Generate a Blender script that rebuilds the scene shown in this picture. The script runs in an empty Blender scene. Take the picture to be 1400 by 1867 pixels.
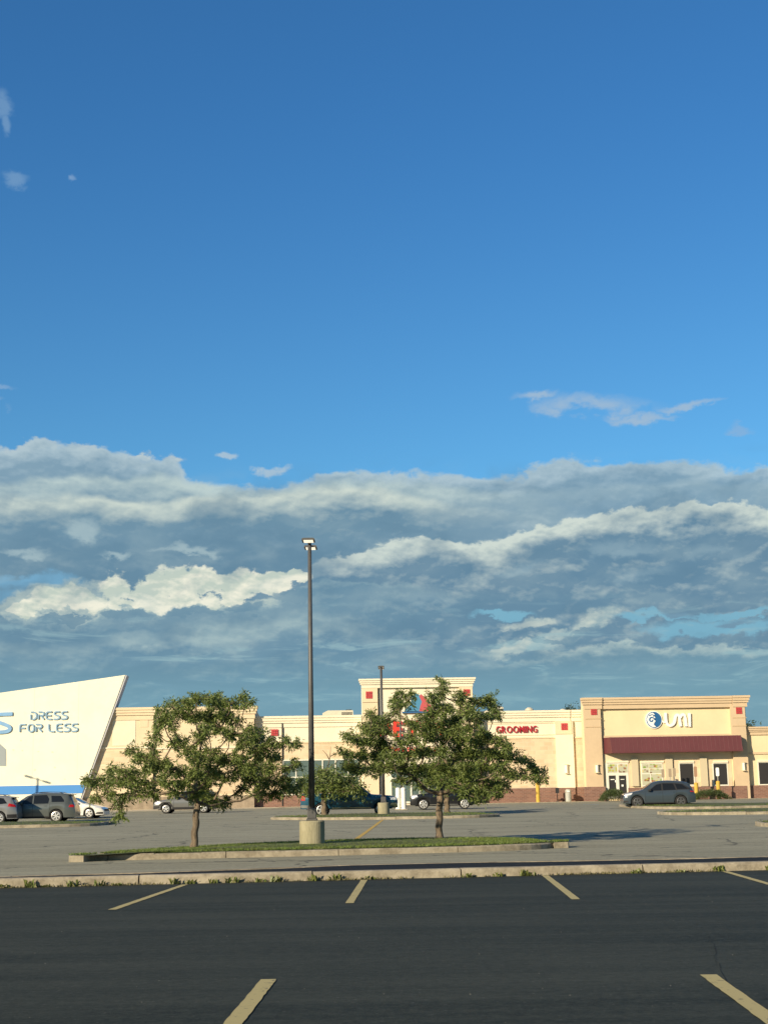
import bpy, bmesh, math, random
import numpy as np
from mathutils import Matrix, Vector
R = math.radians
random.seed(7); RNG = np.random.default_rng(7)
scene = bpy.context.scene
col = scene.collection

# ---------------------------------------------------------------- camera
W0, H0, F = 1400.0, 1867.0, 2650.0
CAM_H = 1.4
YAW, PITCH, ROLL = R(1.73), math.atan(523/2650.0), R(-1.06)
CM = Matrix.Rotation(YAW, 4, 'Z') @ Matrix.Rotation(math.pi/2+PITCH, 4, 'X') @ Matrix.Rotation(ROLL, 4, 'Z')
CM.translation = Vector((0, 0, CAM_H))
cd = bpy.data.cameras.new('camera'); cam = bpy.data.objects.new('camera', cd); col.objects.link(cam)
cam.matrix_world = CM
cd.sensor_fit = 'HORIZONTAL'; cd.sensor_width = 36; cd.lens = 36*F/W0
cd.clip_start = 0.1; cd.clip_end = 9000
scene.camera = cam
M3 = CM.to_3x3()
def ray(px, py):
    return (M3 @ Vector(((px-W0/2)/F, -(py-H0/2)/F, -1))).normalized()
GY = [0, 40, 60, 78, 90, 97, 103, 136, 142, 400]
GZ = [0, 0, .13, .27, .34, .50, .60, .80, .82, .82]
def gh(y): return float(np.interp(y, GY, GZ))
def G(px, py, off=0.0):
    d = ray(px, py); t = 3.0
    lo, hi = 3.0, 400.0
    for _ in range(50):
        m = (lo+hi)/2; p = Vector((0, 0, CAM_H)) + d*m
        if p.z > gh(p.y)+off: lo = m
        else: hi = m
    return Vector((0, 0, CAM_H)) + d*lo
def atY(px, py, Y):
    d = ray(px, py); return Vector((0, 0, CAM_H)) + d*(Y/d.y)

# ---------------------------------------------------------------- light
SUN_AZ, SUN_EL = R(41), R(20.5)
a = math.pi + SUN_AZ*-1
# direction towards the sun: behind the camera and to its left
TS = Vector((-math.sin(SUN_AZ), -math.cos(SUN_AZ), 0)); TS.rotate(Matrix.Rotation(YAW, 3, 'Z'))
TS = Vector((TS.x*math.cos(SUN_EL), TS.y*math.cos(SUN_EL), math.sin(SUN_EL))).normalized()
sl = bpy.data.lights.new('sun', 'SUN'); sl.energy = 4.6; sl.angle = R(0.5); sl.color = (1.0, .84, .60)
so = bpy.data.objects.new('sun', sl); col.objects.link(so)
so.rotation_euler = TS.to_track_quat('Z', 'Y').to_euler(); so.location = (0, 0, 50)
scene.view_settings.view_transform = 'Standard'; scene.view_settings.look = 'None'
EXPO = 0.55
scene.view_settings.exposure = EXPO; scene.view_settings.gamma = 1

world = bpy.data.worlds.new('World'); scene.world = world; world.use_nodes = True
wt = world.node_tree; wt.nodes.clear()
class NG:
    def __init__(s, t): s.t = t
    def n(s, typ, **kw):
        nd = s.t.nodes.new(typ)
        for k, v in kw.items(): setattr(nd, k, v)
        return nd
    def put(s, sock, v):
        if isinstance(v, bpy.types.NodeSocket): s.t.links.new(v, sock)
        else: sock.default_value = v
    def m(s, op, a, b=0.0, c=0.0, clamp=False):
        nd = s.n('ShaderNodeMath', operation=op); nd.use_clamp = clamp
        s.put(nd.inputs[0], a); s.put(nd.inputs[1], b); s.put(nd.inputs[2], c)
        return nd.outputs[0]
    def xyz(s, x, y, z):
        nd = s.n('ShaderNodeCombineXYZ'); s.put(nd.inputs[0], x); s.put(nd.inputs[1], y); s.put(nd.inputs[2], z)
        return nd.outputs[0]
    def noise(s, vec, scale, detail=6, rough=.55, dist=0.0):
        nd = s.n('ShaderNodeTexNoise'); s.put(nd.inputs['Vector'], vec)
        nd.inputs['Scale'].default_value = scale; nd.inputs['Detail'].default_value = detail
        nd.inputs['Roughness'].default_value = rough; nd.inputs['Distortion'].default_value = dist
        return nd.outputs['Fac']
    def mix(s, f, a, b, blend='MIX'):
        nd = s.n('ShaderNodeMix', data_type='RGBA', blend_type=blend)
        s.put(nd.inputs[0], f); s.put(nd.inputs[6], a); s.put(nd.inputs[7], b)
        return nd.outputs[2]
    def smooth(s, v, a, b):
        nd = s.n('ShaderNodeMapRange', interpolation_type='SMOOTHSTEP')
        s.put(nd.inputs[0], v); nd.inputs[1].default_value = a; nd.inputs[2].default_value = b
        return nd.outputs[0]
    def curve(s, v, pts):
        nd = s.n('ShaderNodeFloatCurve'); s.put(nd.inputs['Value'], v)
        c = nd.mapping.curves[0]
        pts = sorted(pts)
        while len(c.points) < len(pts): c.points.new(.5, .5)
        for p, q in zip(c.points, pts): p.location = q; p.handle_type = 'AUTO_CLAMPED'
        nd.mapping.update()
        return nd.outputs[0]
def lin(h):
    c = [int(h[i:i+2], 16)/255 for i in (1, 3, 5)]
    return tuple(x/12.92 if x <= .04045 else ((x+.055)/1.055)**2.4 for x in c)
def skyc(h):
    k = 10/(2**EXPO)
    return tuple(x*k for x in lin(h)) + (1,)
g = NG(wt)
tc = g.n('ShaderNodeTexCoord').outputs['Generated']
sep = g.n('ShaderNodeSeparateXYZ'); g.put(sep.inputs[0], tc)
sx, sy, sz = sep.outputs
az = g.m('ARCTAN2', sx, sy)                       # radians, 0 towards +Y
el = g.m('ARCSINE', sz)
U = g.m('MULTIPLY', az, 10.0); V = g.m('MULTIPLY', el, 10.0)      # tenths of a radian
def ae(px, py):
    d = ray(px, py); return math.atan2(d.x, d.y)*10, math.asin(d.z)*10
PX = 10/F                                          # one photo pixel in these units
P3 = g.xyz(U, V, 0.0)
# slow and fast turbulence used to ruffle every cloud edge
n_big = g.noise(P3, 1.3, 5, .55, .3)
n_mid = g.noise(g.xyz(U, g.m('MULTIPLY', V, 1.5), 3.1), 3.4, 7, .56, .15)
n_fine = g.noise(g.xyz(U, g.m('MULTIPLY', V, 1.6), 9.7), 11.0, 6, .6, .3)
n_str = g.noise(g.xyz(g.m('MULTIPLY', U, .55), g.m('MULTIPLY', V, 3.4), 5.5), 3.0, 8, .6, .6)
n_soft = g.noise(g.xyz(g.m('MULTIPLY', U, .8), g.m('MULTIPLY', V, 2.2), 15.5), 1.7, 5, .5, .3)
wv = g.m('ADD', g.m('MULTIPLY', g.m('SUBTRACT', n_mid, .5), 75*PX), g.m('MULTIPLY', g.m('SUBTRACT', n_fine, .5), 20*PX))
VW = g.m('ADD', V, wv)
wv2 = g.m('ADD', g.m('MULTIPLY', g.m('SUBTRACT', n_big, .5), 60*PX), g.m('MULTIPLY', g.m('SUBTRACT', n_mid, .5), 40*PX))
VS = g.m('ADD', V, wv2)
UW = g.m('ADD', U, g.m('MULTIPLY', g.m('SUBTRACT', n_big, .5), 110*PX))
UN = g.m('ADD', g.m('MULTIPLY', U, 1/6.0), .5)     # -3..3 -> 0..1
# relief: the same billow noise sampled a little nearer the sun gives lit and shaded flanks
def billow(du, dv, sc, z):
    return g.noise(g.xyz(g.m('ADD', U, du), g.m('MULTIPLY', g.m('ADD', V, dv), 1.8), z), sc, 6, .52, .12)
rel = g.m('SUBTRACT', billow(0, 0, 3.0, 21.0), billow(-.035, .05, 3.0, 21.0))
rel2 = g.m('SUBTRACT', billow(0, 0, 8.0, 33.0), billow(-.012, .02, 8.0, 33.0))
RELIEF = g.m('ADD', g.m('MULTIPLY', rel, 2.9), g.m('MULTIPLY', rel2, 1.5))

nis = g.n('ShaderNodeTexSky', sky_type='NISHITA'); nis.sun_disc = False
nis.sun_elevation = SUN_EL; nis.sun_rotation = math.atan2(TS.x, TS.y)
nis.altitude = 200; nis.air_density = 1.0; nis.dust_density = .6; nis.ozone_density = 2.5
SKY_TINT = (1.0, 1.0, 1.0, 1)
SKY_TOP, SKY_LOW = (.29, .69, .97, 1), (.40, .78, .92, 1)
tint = g.mix(g.smooth(V, 1.2, 5.0), SKY_LOW, SKY_TOP)
skycol = g.mix(1.0, nis.outputs[0], tint, 'MULTIPLY')
skycol = g.mix(g.smooth(sy, .2, -.5), skycol, g.mix(1.0, skycol, (.58, .56, .54, 1), 'MULTIPLY'))   # sky behind the camera dimmed only to deepen shadows, no cloud there
# pale teal air close to the horizon
lowair = skyc('#74A3B4')
C = g.mix(g.m('MULTIPLY', g.smooth(V, 1.5, .2), .75), skycol, lowair)

def curvepts(pts, f):
    out = []
    for x, v in pts:
        u, e = ae(x, f(v)); out.append((u, e))
    return out
def layer(C, top, amp, lit, dark, fade, edge, warp=1.0, thick=None, relief=.5, soft=False):
    """cloud deck: top outline (photo x, y), opacity along x, colour going from lit edge to shaded body"""
    ve = VS if soft else VW
    t_pts = []
    for x, y in top:
        u, e = ae(x, y); t_pts.append((u/6+.5, e/6+.5))
    cv = g.curve(UN, t_pts)
    c = g.m('MULTIPLY', g.m('SUBTRACT', cv, .5), 6.0)
    t = g.m('SUBTRACT', c, ve)                      # >0 inside the deck
    mask = g.smooth(t, -edge*PX*.2, edge*PX)
    a_pts = [(ae(x, 1000)[0]/6+.5, v) for x, v in amp]
    A = g.curve(UN, a_pts)
    al = g.m('MULTIPLY', mask, A)
    if thick: al = g.m('MULTIPLY', al, g.smooth(t, thick[1]*PX, thick[0]*PX))
    s = g.m('ADD', g.smooth(t, 0, fade*PX), g.m('MULTIPLY', RELIEF, -relief), clamp=True)
    s = g.m('ADD', s, g.m('MULTIPLY', g.m('SUBTRACT', n_soft, .5), -.6*relief), clamp=True)
    colr = g.mix(s, skyc(lit), skyc(dark))
    return g.mix(al, C, colr)
def blob(cx, cy, rx, ry, warped=True, ang=0.0):
    u0, v0 = ae(cx, cy)
    du = g.m('SUBTRACT', UW if warped else U, u0); dv = g.m('SUBTRACT', VW if warped else V, v0)
    ca, sa = math.cos(ang), math.sin(ang)
    a1 = g.m('ADD', g.m('MULTIPLY', du, ca/(rx*PX)), g.m('MULTIPLY', dv, sa/(rx*PX)))
    b1 = g.m('ADD', g.m('MULTIPLY', du, -sa/(ry*PX)), g.m('MULTIPLY', dv, ca/(ry*PX)))
    r2 = g.m('ADD', g.m('MULTIPLY', a1, a1), g.m('MULTIPLY', b1, b1))
    return g.m('EXPONENT', g.m('MULTIPLY', r2, -1.0))
def dab(C, blobs, colour, amount, noise=None, lo=.3, hi=.7, lit=None):
    s = None
    for b in blobs:
        v = blob(*b[:4], ang=R(b[4]) if len(b) > 4 else 0.0)
        s = v if s is None else g.m('MAXIMUM', s, v)
    if noise is not None:
        s0 = g.smooth(s, .03, .35)
        s = g.smooth(g.m('ADD', g.m('MULTIPLY', s, .75), g.m('MULTIPLY', g.m('SUBTRACT', noise, .5), 1.3)), lo, hi)
        s = g.m('MULTIPLY', s, s0)
    cc = skyc(colour)
    if lit: cc = g.mix(g.m('ADD', .45, g.m('MULTIPLY', RELIEF, 1.5), clamp=True), skyc(colour), skyc(lit))
    return g.mix(g.m('MULTIPLY', s, amount), C, cc)

n_cum0 = g.noise(g.xyz(U, g.m('MULTIPLY', V, 1.2), 61.0), 6.0, 6, .6, .1)
# high wisps
C = dab(C, [(1080, 738, 105, 20, -7), (980, 718, 45, 12, 0), (1170, 765, 60, 12, -6), (1240, 742, 70, 10, 4)], '#A3BCD2', .85, n_mid, .12, .8)
C = dab(C, [(2, 178, 20, 20), (0, 215, 8, 24), (12, 318, 28, 16)], '#86AACB', .5, n_mid, .25, .8)
C = dab(C, [(136, 322, 10, 9), (1342, 780, 26, 9), (10, 708, 26, 9), (6, 738, 22, 9)], '#93B2D2', .55, n_mid, .25, .8)
C = dab(C, [(418, 838, 27, 13), (500, 858, 38, 13, 8)], '#A9C2D4', .9, n_cum0, .22, .6)
C = dab(C, [(50, 815, 60, 14), (150, 828, 55, 14), (245, 842, 45, 10), (305, 843, 24, 12)], '#9DB6C6', .9, n_cum0, .18, .5, lit='#C3D0D0')
# decks from the farthest and highest to the nearest and lowest
C = layer(C, [(-700, 790), (-100, 800), (0, 806), (60, 803), (130, 822), (200, 816), (260, 836), (310, 838), (345, 872), (420, 886), (520, 882), (580, 868), (650, 854), (760, 860), (900, 864), (1000, 848), (1100, 842), (1200, 832), (1300, 842), (1400, 850), (2000, 840)],
          [(-700, .95), (0, .96), (700, .96), (1400, .92), (2000, .9)], '#AEC4CE', '#809FB2', 48, 12, relief=.55)
C = layer(C, [(-700, 880), (0, 880), (100, 868), (230, 862), (330, 874), (400, 884), (480, 886), (560, 878), (660, 872), (800, 880), (920, 890), (1100, 880), (2000, 890)],
          [(-700, .8), (0, .85), (600, .9), (850, .7), (1000, .25), (1400, .2), (2000, .2)], '#BFD1CF', '#7899AD', 60, 16, soft=True, relief=.5)
C = layer(C, [(-700, 930), (0, 905), (150, 900), (260, 912), (330, 908), (420, 900), (560, 888), (640, 884), (760, 900), (860, 920), (2000, 930)],
          [(-700, .7), (0, .75), (260, .95), (620, .95), (800, .5), (900, .15), (2000, .0)], '#D0DBD1', '#6C90A6', 58, 14, soft=True, relief=.4)
C = layer(C, [(-700, 960), (0, 950), (200, 955), (400, 950), (600, 960), (800, 965), (2000, 950)],
          [(-700, .6), (0, .6), (500, .75), (850, .6), (1000, .2), (2000, .1)], '#7698AD', '#678BA2', 60, 30, soft=True, relief=.6)
C = dab(C, [(155, 962, 34, 22), (215, 1010, 40, 8), (340, 1000, 60, 10), (40, 1010, 60, 12)], '#A9C0C6', .75, n_mid, .25, .8)
C = layer(C, [(-700, 1060), (300, 1060), (520, 1040), (575, 1018), (620, 1004), (680, 988), (740, 976), (770, 972), (820, 984), (900, 988), (935, 972), (960, 956), (1040, 946), (1120, 934), (1200, 926), (1260, 914), (1330, 912), (1400, 924), (2000, 930)],
          [(-700, 0), (500, 0), (580, .35), (640, .8), (720, .95), (1400, .95), (2000, .9)], '#D2DDD4', '#668AA2', 60, 7, relief=.55)
C = dab(C, [(1120, 1000, 90, 16), (1190, 1045, 80, 16), (1300, 1010, 60, 20), (960, 1035, 60, 14), (770, 1090, 70, 14)], '#96B1BD', .6, n_mid, .2, .95)
# open sky low in the band
C = dab(C, [(60, 1062, 130, 22), (0, 1075, 60, 18)], '#77ABCB', .9, n_big, .28, .62)
n_cum = g.m('ADD', g.m('MULTIPLY', g.noise(g.xyz(U, g.m('MULTIPLY', V, 1.2), 51.0), 5.5, 7, .6, .1), .75), g.m('MULTIPLY', n_fine, .25))
C = dab(C, [(30, 1112, 60, 30), (90, 1098, 55, 32), (150, 1088, 50, 32), (330, 1120, 300, 26)], '#A3B9BC', .85, n_cum, .16, .40, lit='#C9D6CB')
C = dab(C, [(40, 1112, 42, 16), (88, 1098, 40, 22), (142, 1086, 34, 22), (170, 1100, 40, 18), (222, 1068, 42, 32), (285, 1078, 60, 30), (350, 1066, 60, 34), (420, 1066, 62, 34), (490, 1060, 52, 28), (540, 1050, 30, 16), (300, 1100, 120, 16)], '#C3D0C4', .97, n_cum, .26, .40, lit='#F4F2DE')
C = layer(C, [(-700, 1130), (0, 1134), (90, 1128), (160, 1132), (220, 1108), (260, 1112), (330, 1106), (400, 1110), (450, 1098), (490, 1106), (530, 1084), (570, 1066), (640, 1056), (800, 1070), (1000, 1080), (2000, 1080)],
          [(-700, .9), (0, .9), (640, .85), (800, .4), (1000, .2), (1400, .2), (2000, .2)], '#8CA9B4', '#6E92A7', 22, 8, relief=.9)
C = layer(C, [(-700, 1160), (0, 1165), (200, 1160), (330, 1146), (450, 1140), (520, 1120), (620, 1130), (720, 1160), (900, 1180), (2000, 1180)],
          [(-700, .4), (0, .5), (300, .8), (620, .8), (750, .3), (2000, .3)], '#9DB6BC', '#6D92A8', 55, 22, soft=True, relief=.9)
C = dab(C, [(1300, 1150, 150, 20), (1190, 1128, 100, 10), (900, 1122, 55, 9), (1350, 1120, 80, 8)], '#7CB2C9', .95, n_mid, .18, .5)
C = dab(C, [(1240, 1122, 55, 10), (1340, 1138, 30, 10), (1250, 1155, 12, 7)], '#7293A9', .85, n_mid, .35, .7)
C = dab(C, [(960, 1138, 70, 12, 0), (1080, 1136, 70, 20, 10), (940, 1180, 90, 16), (1060, 1190, 120, 14), (1000, 1160, 60, 12)], '#A3BABD', .8, n_cum, .28, .66, lit='#CFD9CE')
C = dab(C, [(975, 1168, 90, 7), (1060, 1152, 60, 7, 8)], '#6F92A6', .8, n_mid, .3, .6)
C = layer(C, [(-700, 1230), (600, 1220), (900, 1206), (1000, 1196), (1050, 1184), (1120, 1180), (1200, 1184), (1300, 1176), (1400, 1178), (2000, 1170)],
          [(-700, 0), (600, .0), (900, .35), (1040, .9), (1400, .95), (2000, .8)], '#B6C9C6', '#7296A9', 22, 6, soft=False, relief=.35)
C = dab(C, [(400, 1152, 130, 26), (560, 1140, 60, 30), (250, 1165, 70, 14)], '#93AFB8', .75, n_mid, .2, .9, lit='#A9C0C2')
C = dab(C, [(245, 1122, 70, 9), (120, 1128, 60, 8), (365, 1118, 60, 9), (440, 1108, 40, 12), (530, 1090, 40, 12)], '#6C90A5', .8, n_cum, .25, .45)
# broad soft mottling over the whole band
inb = g.m('MULTIPLY', g.smooth(V, 2.35, 2.0), g.smooth(V, .5, 1.0))
mot = g.noise(g.xyz(g.m('ADD', U, 4.0), g.m('MULTIPLY', VS, 1.9), 41.0), 2.1, 5, .48, .25)
C = g.mix(g.m('MULTIPLY', g.m('MULTIPLY', inb, g.smooth(mot, .50, .70)), .24), C, skyc('#A6BCC0'))
C = g.mix(g.m('MULTIPLY', g.m('MULTIPLY', inb, g.smooth(mot, .50, .34)), .4), C, skyc('#5F849C'))
# streaked stratus down to the skyline
band = g.m('MULTIPLY', g.smooth(V, 1.15, .75), g.smooth(n_str, .42, .62))
C = g.mix(g.m('MULTIPLY', band, .75), C, skyc('#64899F'))
band2 = g.m('MULTIPLY', g.smooth(V, 1.45, .9), g.smooth(n_str, .44, .32))
C = g.mix(g.m('MULTIPLY', band2, .8), C, skyc('#9ABBC2'))
C = g.mix(g.m('MULTIPLY', g.smooth(V, 1.08, .62), .6), C, skyc('#7DA9B8'))
C = g.mix(g.smooth(V, .45, .0), C, skyc('#82AEBB'))
bg = g.n('ShaderNodeBackground'); g.put(bg.inputs[0], C); bg.inputs[1].default_value = .1
wo = g.n('ShaderNodeOutputWorld'); wt.links.new(bg.outputs[0], wo.inputs[0])

# ---------------------------------------------------------------- materials
MATS = {}
def mat(name, c, rough=.8, metal=0.0, var=.0, vscale=3.0, c2=None, bump=0.0, bscale=20, coat=0.0, emit=None, stretch=(1, 1, 1), spec=.5, transl=0, vr=(.35, .65)):
    if name in MATS: return MATS[name]
    m = bpy.data.materials.new(name); m.use_nodes = True
    t = m.node_tree; t.nodes.clear(); q = NG(t)
    b = q.n('ShaderNodeBsdfPrincipled'); o = q.n('ShaderNodeOutputMaterial')
    c = tuple(c)+(1,) if len(c) == 3 else c
    b.inputs['Roughness'].default_value = rough; b.inputs['Metallic'].default_value = metal
    b.inputs['Specular IOR Level'].default_value = spec
    b.inputs['Coat Weight'].default_value = coat; b.inputs['Coat Roughness'].default_value = .04
    tcn = q.n('ShaderNodeTexCoord').outputs['Object']
    mp = q.n('ShaderNodeMapping'); q.put(mp.inputs[0], tcn); mp.inputs['Scale'].default_value = stretch
    if var > 0:
        f = q.m('ADD', q.m('MULTIPLY', q.noise(mp.outputs[0], vscale, 6, .6), .7), q.m('MULTIPLY', q.noise(mp.outputs[0], vscale*6, 4, .6), .3))
        f = q.smooth(f, *vr)
        cc = tuple(c2)+(1,) if c2 else tuple(x*(1-var) for x in c[:3])+(1,)
        q.put(b.inputs['Base Color'], q.mix(f, cc, c))
    else: b.inputs['Base Color'].default_value = c
    if bump:
        bn = q.n('ShaderNodeBump'); bn.inputs['Strength'].default_value = bump; bn.inputs['Distance'].default_value = .02
        q.put(bn.inputs['Height'], q.noise(tcn, bscale, 4, .6)); q.put(b.inputs['Normal'], bn.outputs[0])
    if emit:
        b.inputs['Emission Color'].default_value = tuple(emit[0])+(1,); b.inputs['Emission Strength'].default_value = emit[1]
    if transl:
        tr = q.n('ShaderNodeBsdfTranslucent'); mx = q.n('ShaderNodeMixShader'); mx.inputs[0].default_value = transl
        src = b.inputs['Base Color'].links[0].from_socket if b.inputs['Base Color'].links else None
        if src: t.links.new(src, tr.inputs[0])
        else: tr.inputs[0].default_value = c
        t.links.new(b.outputs[0], mx.inputs[1]); t.links.new(tr.outputs[0], mx.inputs[2]); t.links.new(mx.outputs[0], o.inputs[0])
    else: t.links.new(b.outputs[0], o.inputs[0])
    MATS[name] = m; return m
def leafmat(name, ca, cb, cc, transl=.25):
    m = bpy.data.materials.new(name); m.use_nodes = True
    t = m.node_tree; t.nodes.clear(); q = NG(t)
    b = q.n('ShaderNodeBsdfPrincipled'); o = q.n('ShaderNodeOutputMaterial')
    rnd = q.n('ShaderNodeNewGeometry').outputs['Random Per Island']
    f = q.noise(q.n('ShaderNodeTexCoord').outputs['Object'], 1.6, 4, .6)
    c1 = q.mix(rnd, tuple(ca)+(1,), tuple(cb)+(1,)); c = q.mix(q.smooth(f, .45, .7), c1, tuple(cc)+(1,))
    q.put(b.inputs['Base Color'], c); b.inputs['Roughness'].default_value = .5
    tr = q.n('ShaderNodeBsdfTranslucent'); t.links.new(c, tr.inputs[0])
    mx = q.n('ShaderNodeMixShader'); mx.inputs[0].default_value = transl
    t.links.new(b.outputs[0], mx.inputs[1]); t.links.new(tr.outputs[0], mx.inputs[2]); t.links.new(mx.outputs[0], o.inputs[0])
    return m
def brickmat(name, c1, c2, mortar, bw, bh, ms, rough=.85):
    m = bpy.data.materials.new(name); m.use_nodes = True
    t = m.node_tree; t.nodes.clear(); q = NG(t)
    b = q.n('ShaderNodeBsdfPrincipled'); o = q.n('ShaderNodeOutputMaterial')
    s = q.n('ShaderNodeSeparateXYZ'); q.put(s.inputs[0], q.n('ShaderNodeTexCoord').outputs['Object'])
    br = q.n('ShaderNodeTexBrick'); q.put(br.inputs['Vector'], q.xyz(q.m('ADD', s.outputs[0], s.outputs[1]), s.outputs[2], 0.0))
    br.inputs['Color1'].default_value = tuple(c1)+(1,); br.inputs['Color2'].default_value = tuple(c2)+(1,); br.inputs['Mortar'].default_value = tuple(mortar)+(1,)
    br.inputs['Scale'].default_value = 1; br.inputs['Brick Width'].default_value = bw; br.inputs['Row Height'].default_value = bh; br.inputs['Mortar Size'].default_value = ms
    f = q.noise(q.n('ShaderNodeTexCoord').outputs['Object'], .7, 5, .6)
    q.put(b.inputs['Base Color'], q.mix(1.0, br.outputs[0], q.mix(q.smooth(f, .3, .7), (.86, .86, .86, 1), (1, 1, 1, 1)), 'MULTIPLY'))
    b.inputs['Roughness'].default_value = rough
    bn = q.n('ShaderNodeBump'); bn.inputs['Strength'].default_value = .4; bn.inputs['Distance'].default_value = .01
    q.put(bn.inputs['Height'], q.m('SUBTRACT', 1.0, br.outputs['Fac'])); q.put(b.inputs['Normal'], bn.outputs[0])
    t.links.new(b.outputs[0], o.inputs[0]); return m
def asphalt(name, ca, cb, streak, grain, crack=.0, rough=.85, cmul=.55, sdir=(.06, .9, 1)):
    m = bpy.data.materials.new(name); m.use_nodes = True
    t = m.node_tree; t.nodes.clear(); q = NG(t)
    b = q.n('ShaderNodeBsdfPrincipled'); o = q.n('ShaderNodeOutputMaterial')
    P = q.n('ShaderNodeNewGeometry').outputs['Position']
    mp = q.n('ShaderNodeMapping'); q.put(mp.inputs[0], P); mp.inputs['Scale'].default_value = sdir; mp.inputs['Rotation'].default_value = (0, 0, R(-2))
    f1 = q.noise(mp.outputs[0], 1.3, 8, .62, .2)
    f2 = q.noise(P, .22, 5, .6); f3 = q.noise(P, 34, 4, .75)
    f = q.m('ADD', q.m('ADD', q.m('MULTIPLY', q.smooth(f1, .3, .7), streak), q.m('MULTIPLY', q.smooth(f2, .3, .7), .45)), q.m('MULTIPLY', q.m('ADD', q.smooth(f3, .35, .75), -.4), .9))
    c = q.mix(q.m('MULTIPLY', f, .9, clamp=True), tuple(ca)+(1,), tuple(cb)+(1,))
    # pale chips of aggregate
    v = q.n('ShaderNodeTexVoronoi'); q.put(v.inputs['Vector'], P); v.inputs['Scale'].default_value = 22
    wh_ = q.n('ShaderNodeSeparateColor'); q.put(wh_.inputs[0], v.outputs['Color'])
    sp = q.m('MULTIPLY', q.m('MULTIPLY', q.smooth(v.outputs['Distance'], .34, .16), q.smooth(wh_.outputs[0], .90, .95)), grain)
    fl = q.noise(P, 9, 6, .75)
    c = q.mix(q.m('MULTIPLY', q.smooth(fl, .42, .68), .38), c, tuple(min(1, x*1.45) for x in cb)+(1,))
    c = q.mix(q.m('MULTIPLY', q.smooth(fl, .50, .30), .35), c, tuple(x*.72 for x in ca)+(1,))
    c = q.mix(sp, c, (.35, .34, .30, 1))
    if crack:
        vc = q.n('ShaderNodeTexVoronoi', feature='DISTANCE_TO_EDGE'); vc.inputs['Scale'].default_value = .13
        pw = q.n('ShaderNodeVectorMath', operation='ADD'); q.put(pw.inputs[0], P)
        nz = q.n('ShaderNodeTexNoise'); q.put(nz.inputs['Vector'], P); nz.inputs['Scale'].default_value = .9; nz.inputs['Detail'].default_value = 6
        sc = q.n('ShaderNodeVectorMath', operation='SCALE'); q.put(sc.inputs[0], nz.outputs['Color']); sc.inputs[3].default_value = 1.6
        q.put(pw.inputs[1], sc.outputs[0]); q.put(vc.inputs['Vector'], pw.outputs[0])
        cr = q.m('MULTIPLY', q.smooth(vc.outputs['Distance'], .009, .003), crack)
        c = q.mix(cr, c, (.045, .045, .045, 1))
    q.put(b.inputs['Base Color'], c); b.inputs['Roughness'].default_value = rough; b.inputs['Specular IOR Level'].default_value = .15
    bn = q.n('ShaderNodeBump'); bn.inputs['Strength'].default_value = .5; bn.inputs['Distance'].default_value = .01
    q.put(bn.inputs['Height'], q.noise(P, 45, 4, .7)); q.put(b.inputs['Normal'], bn.outputs[0])
    t.links.new(b.outputs[0], o.inputs[0]); return m

M_seal = asphalt('sealed_asphalt', (.0185, .0235, .0185), (.050, .055, .043), .85, .12, 0, .8)
M_lot = asphalt('aged_asphalt', (.215, .205, .150), (.335, .32, .235), .95, .25, .7, .9, sdir=(.035, .8, 1))
M_patch = asphalt('black_asphalt', (.012, .013, .013), (.022, .022, .022), .5, .05, 0, .8)
M_earth = mat('earth', (.10, .10, .05), .95, var=.4, vscale=.05)
M_kerb = mat('kerb_concrete', (.37, .325, .24), .9, var=.5, vscale=2.2, c2=(.20, .17, .12), bump=.5, bscale=18)
M_conc = mat('pavement_concrete', (.50, .44, .33), .9, var=.3, vscale=1.2, c2=(.40, .34, .25))
M_ped = mat('pedestal_concrete', (.36, .33, .22), .9, var=.4, vscale=4, c2=(.25, .23, .145), bump=.5, bscale=25, stretch=(1, 1, .35))
M_turf = mat('turf', (.095, .115, .03), .95, var=.5, vscale=5)
M_grass = leafmat('grass_blade', (.12, .19, .035), (.20, .26, .06), (.17, .20, .05), .35)
M_leaf = leafmat('locust_leaf', (.095, .145, .036), (.225, .28, .072), (.155, .19, .050), .30)
M_leafd = leafmat('far_leaf', (.03, .055, .025), (.06, .08, .03), (.04, .06, .025), .15)
M_bush = leafmat('bush_leaf', (.045, .08, .025), (.09, .12, .03), (.06, .08, .03), .15)
M_weed = leafmat('weed_leaf', (.10, .15, .03), (.2, .22, .06), (.16, .15, .05), .3)
M_bark = mat('bark', (.23, .175, .115), .95, var=.6, vscale=9, c2=(.09, .07, .05), bump=.9, bscale=35, stretch=(1, 1, .3))
M_pole = mat('bronze_paint', (.088, .087, .086), .5, var=.2, vscale=4)
M_lens = mat('lamp_lens', (.9, .85, .7), .3, emit=((1, .9, .68), .7))
M_dark = mat('dark_trim', (.015, .015, .017), .6)
M_paint = mat('stripe_paint', (.46, .38, .16), .8, var=.45, vscale=11, c2=(.085, .08, .055), vr=(.36, .43))
M_yel = mat('yellow_paint', (.62, .40, .06), .7, var=.2, vscale=3)
M_whp = mat('white_paint_line', (.66, .64, .55), .8, var=.3, vscale=2)
M_bluep = mat('blue_paint_line', (.30, .42, .50), .8, var=.3, vscale=2)
M_cream = mat('cream_stucco', (.78, .71, .55), .9, var=.08, vscale=.6)
M_tan = mat('tan_stucco', (.73, .60, .41), .9, var=.08, vscale=.6)
M_umi = mat('yellow_stucco', (.76, .62, .39), .9, var=.07, vscale=.6)
M_umit = mat('sand_stucco', (.60, .46, .30), .9, var=.08, vscale=.6)
M_block = brickmat('split_block', (.64, .49, .32), (.74, .59, .40), (.70, .57, .40), .8, .4, .03)
M_brick = brickmat('brown_brick', (.18, .085, .065), (.27, .135, .095), (.26, .18, .14), .4, .13, .02)
M_joint = mat('joint', (.20, .13, .08), .9)
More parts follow.
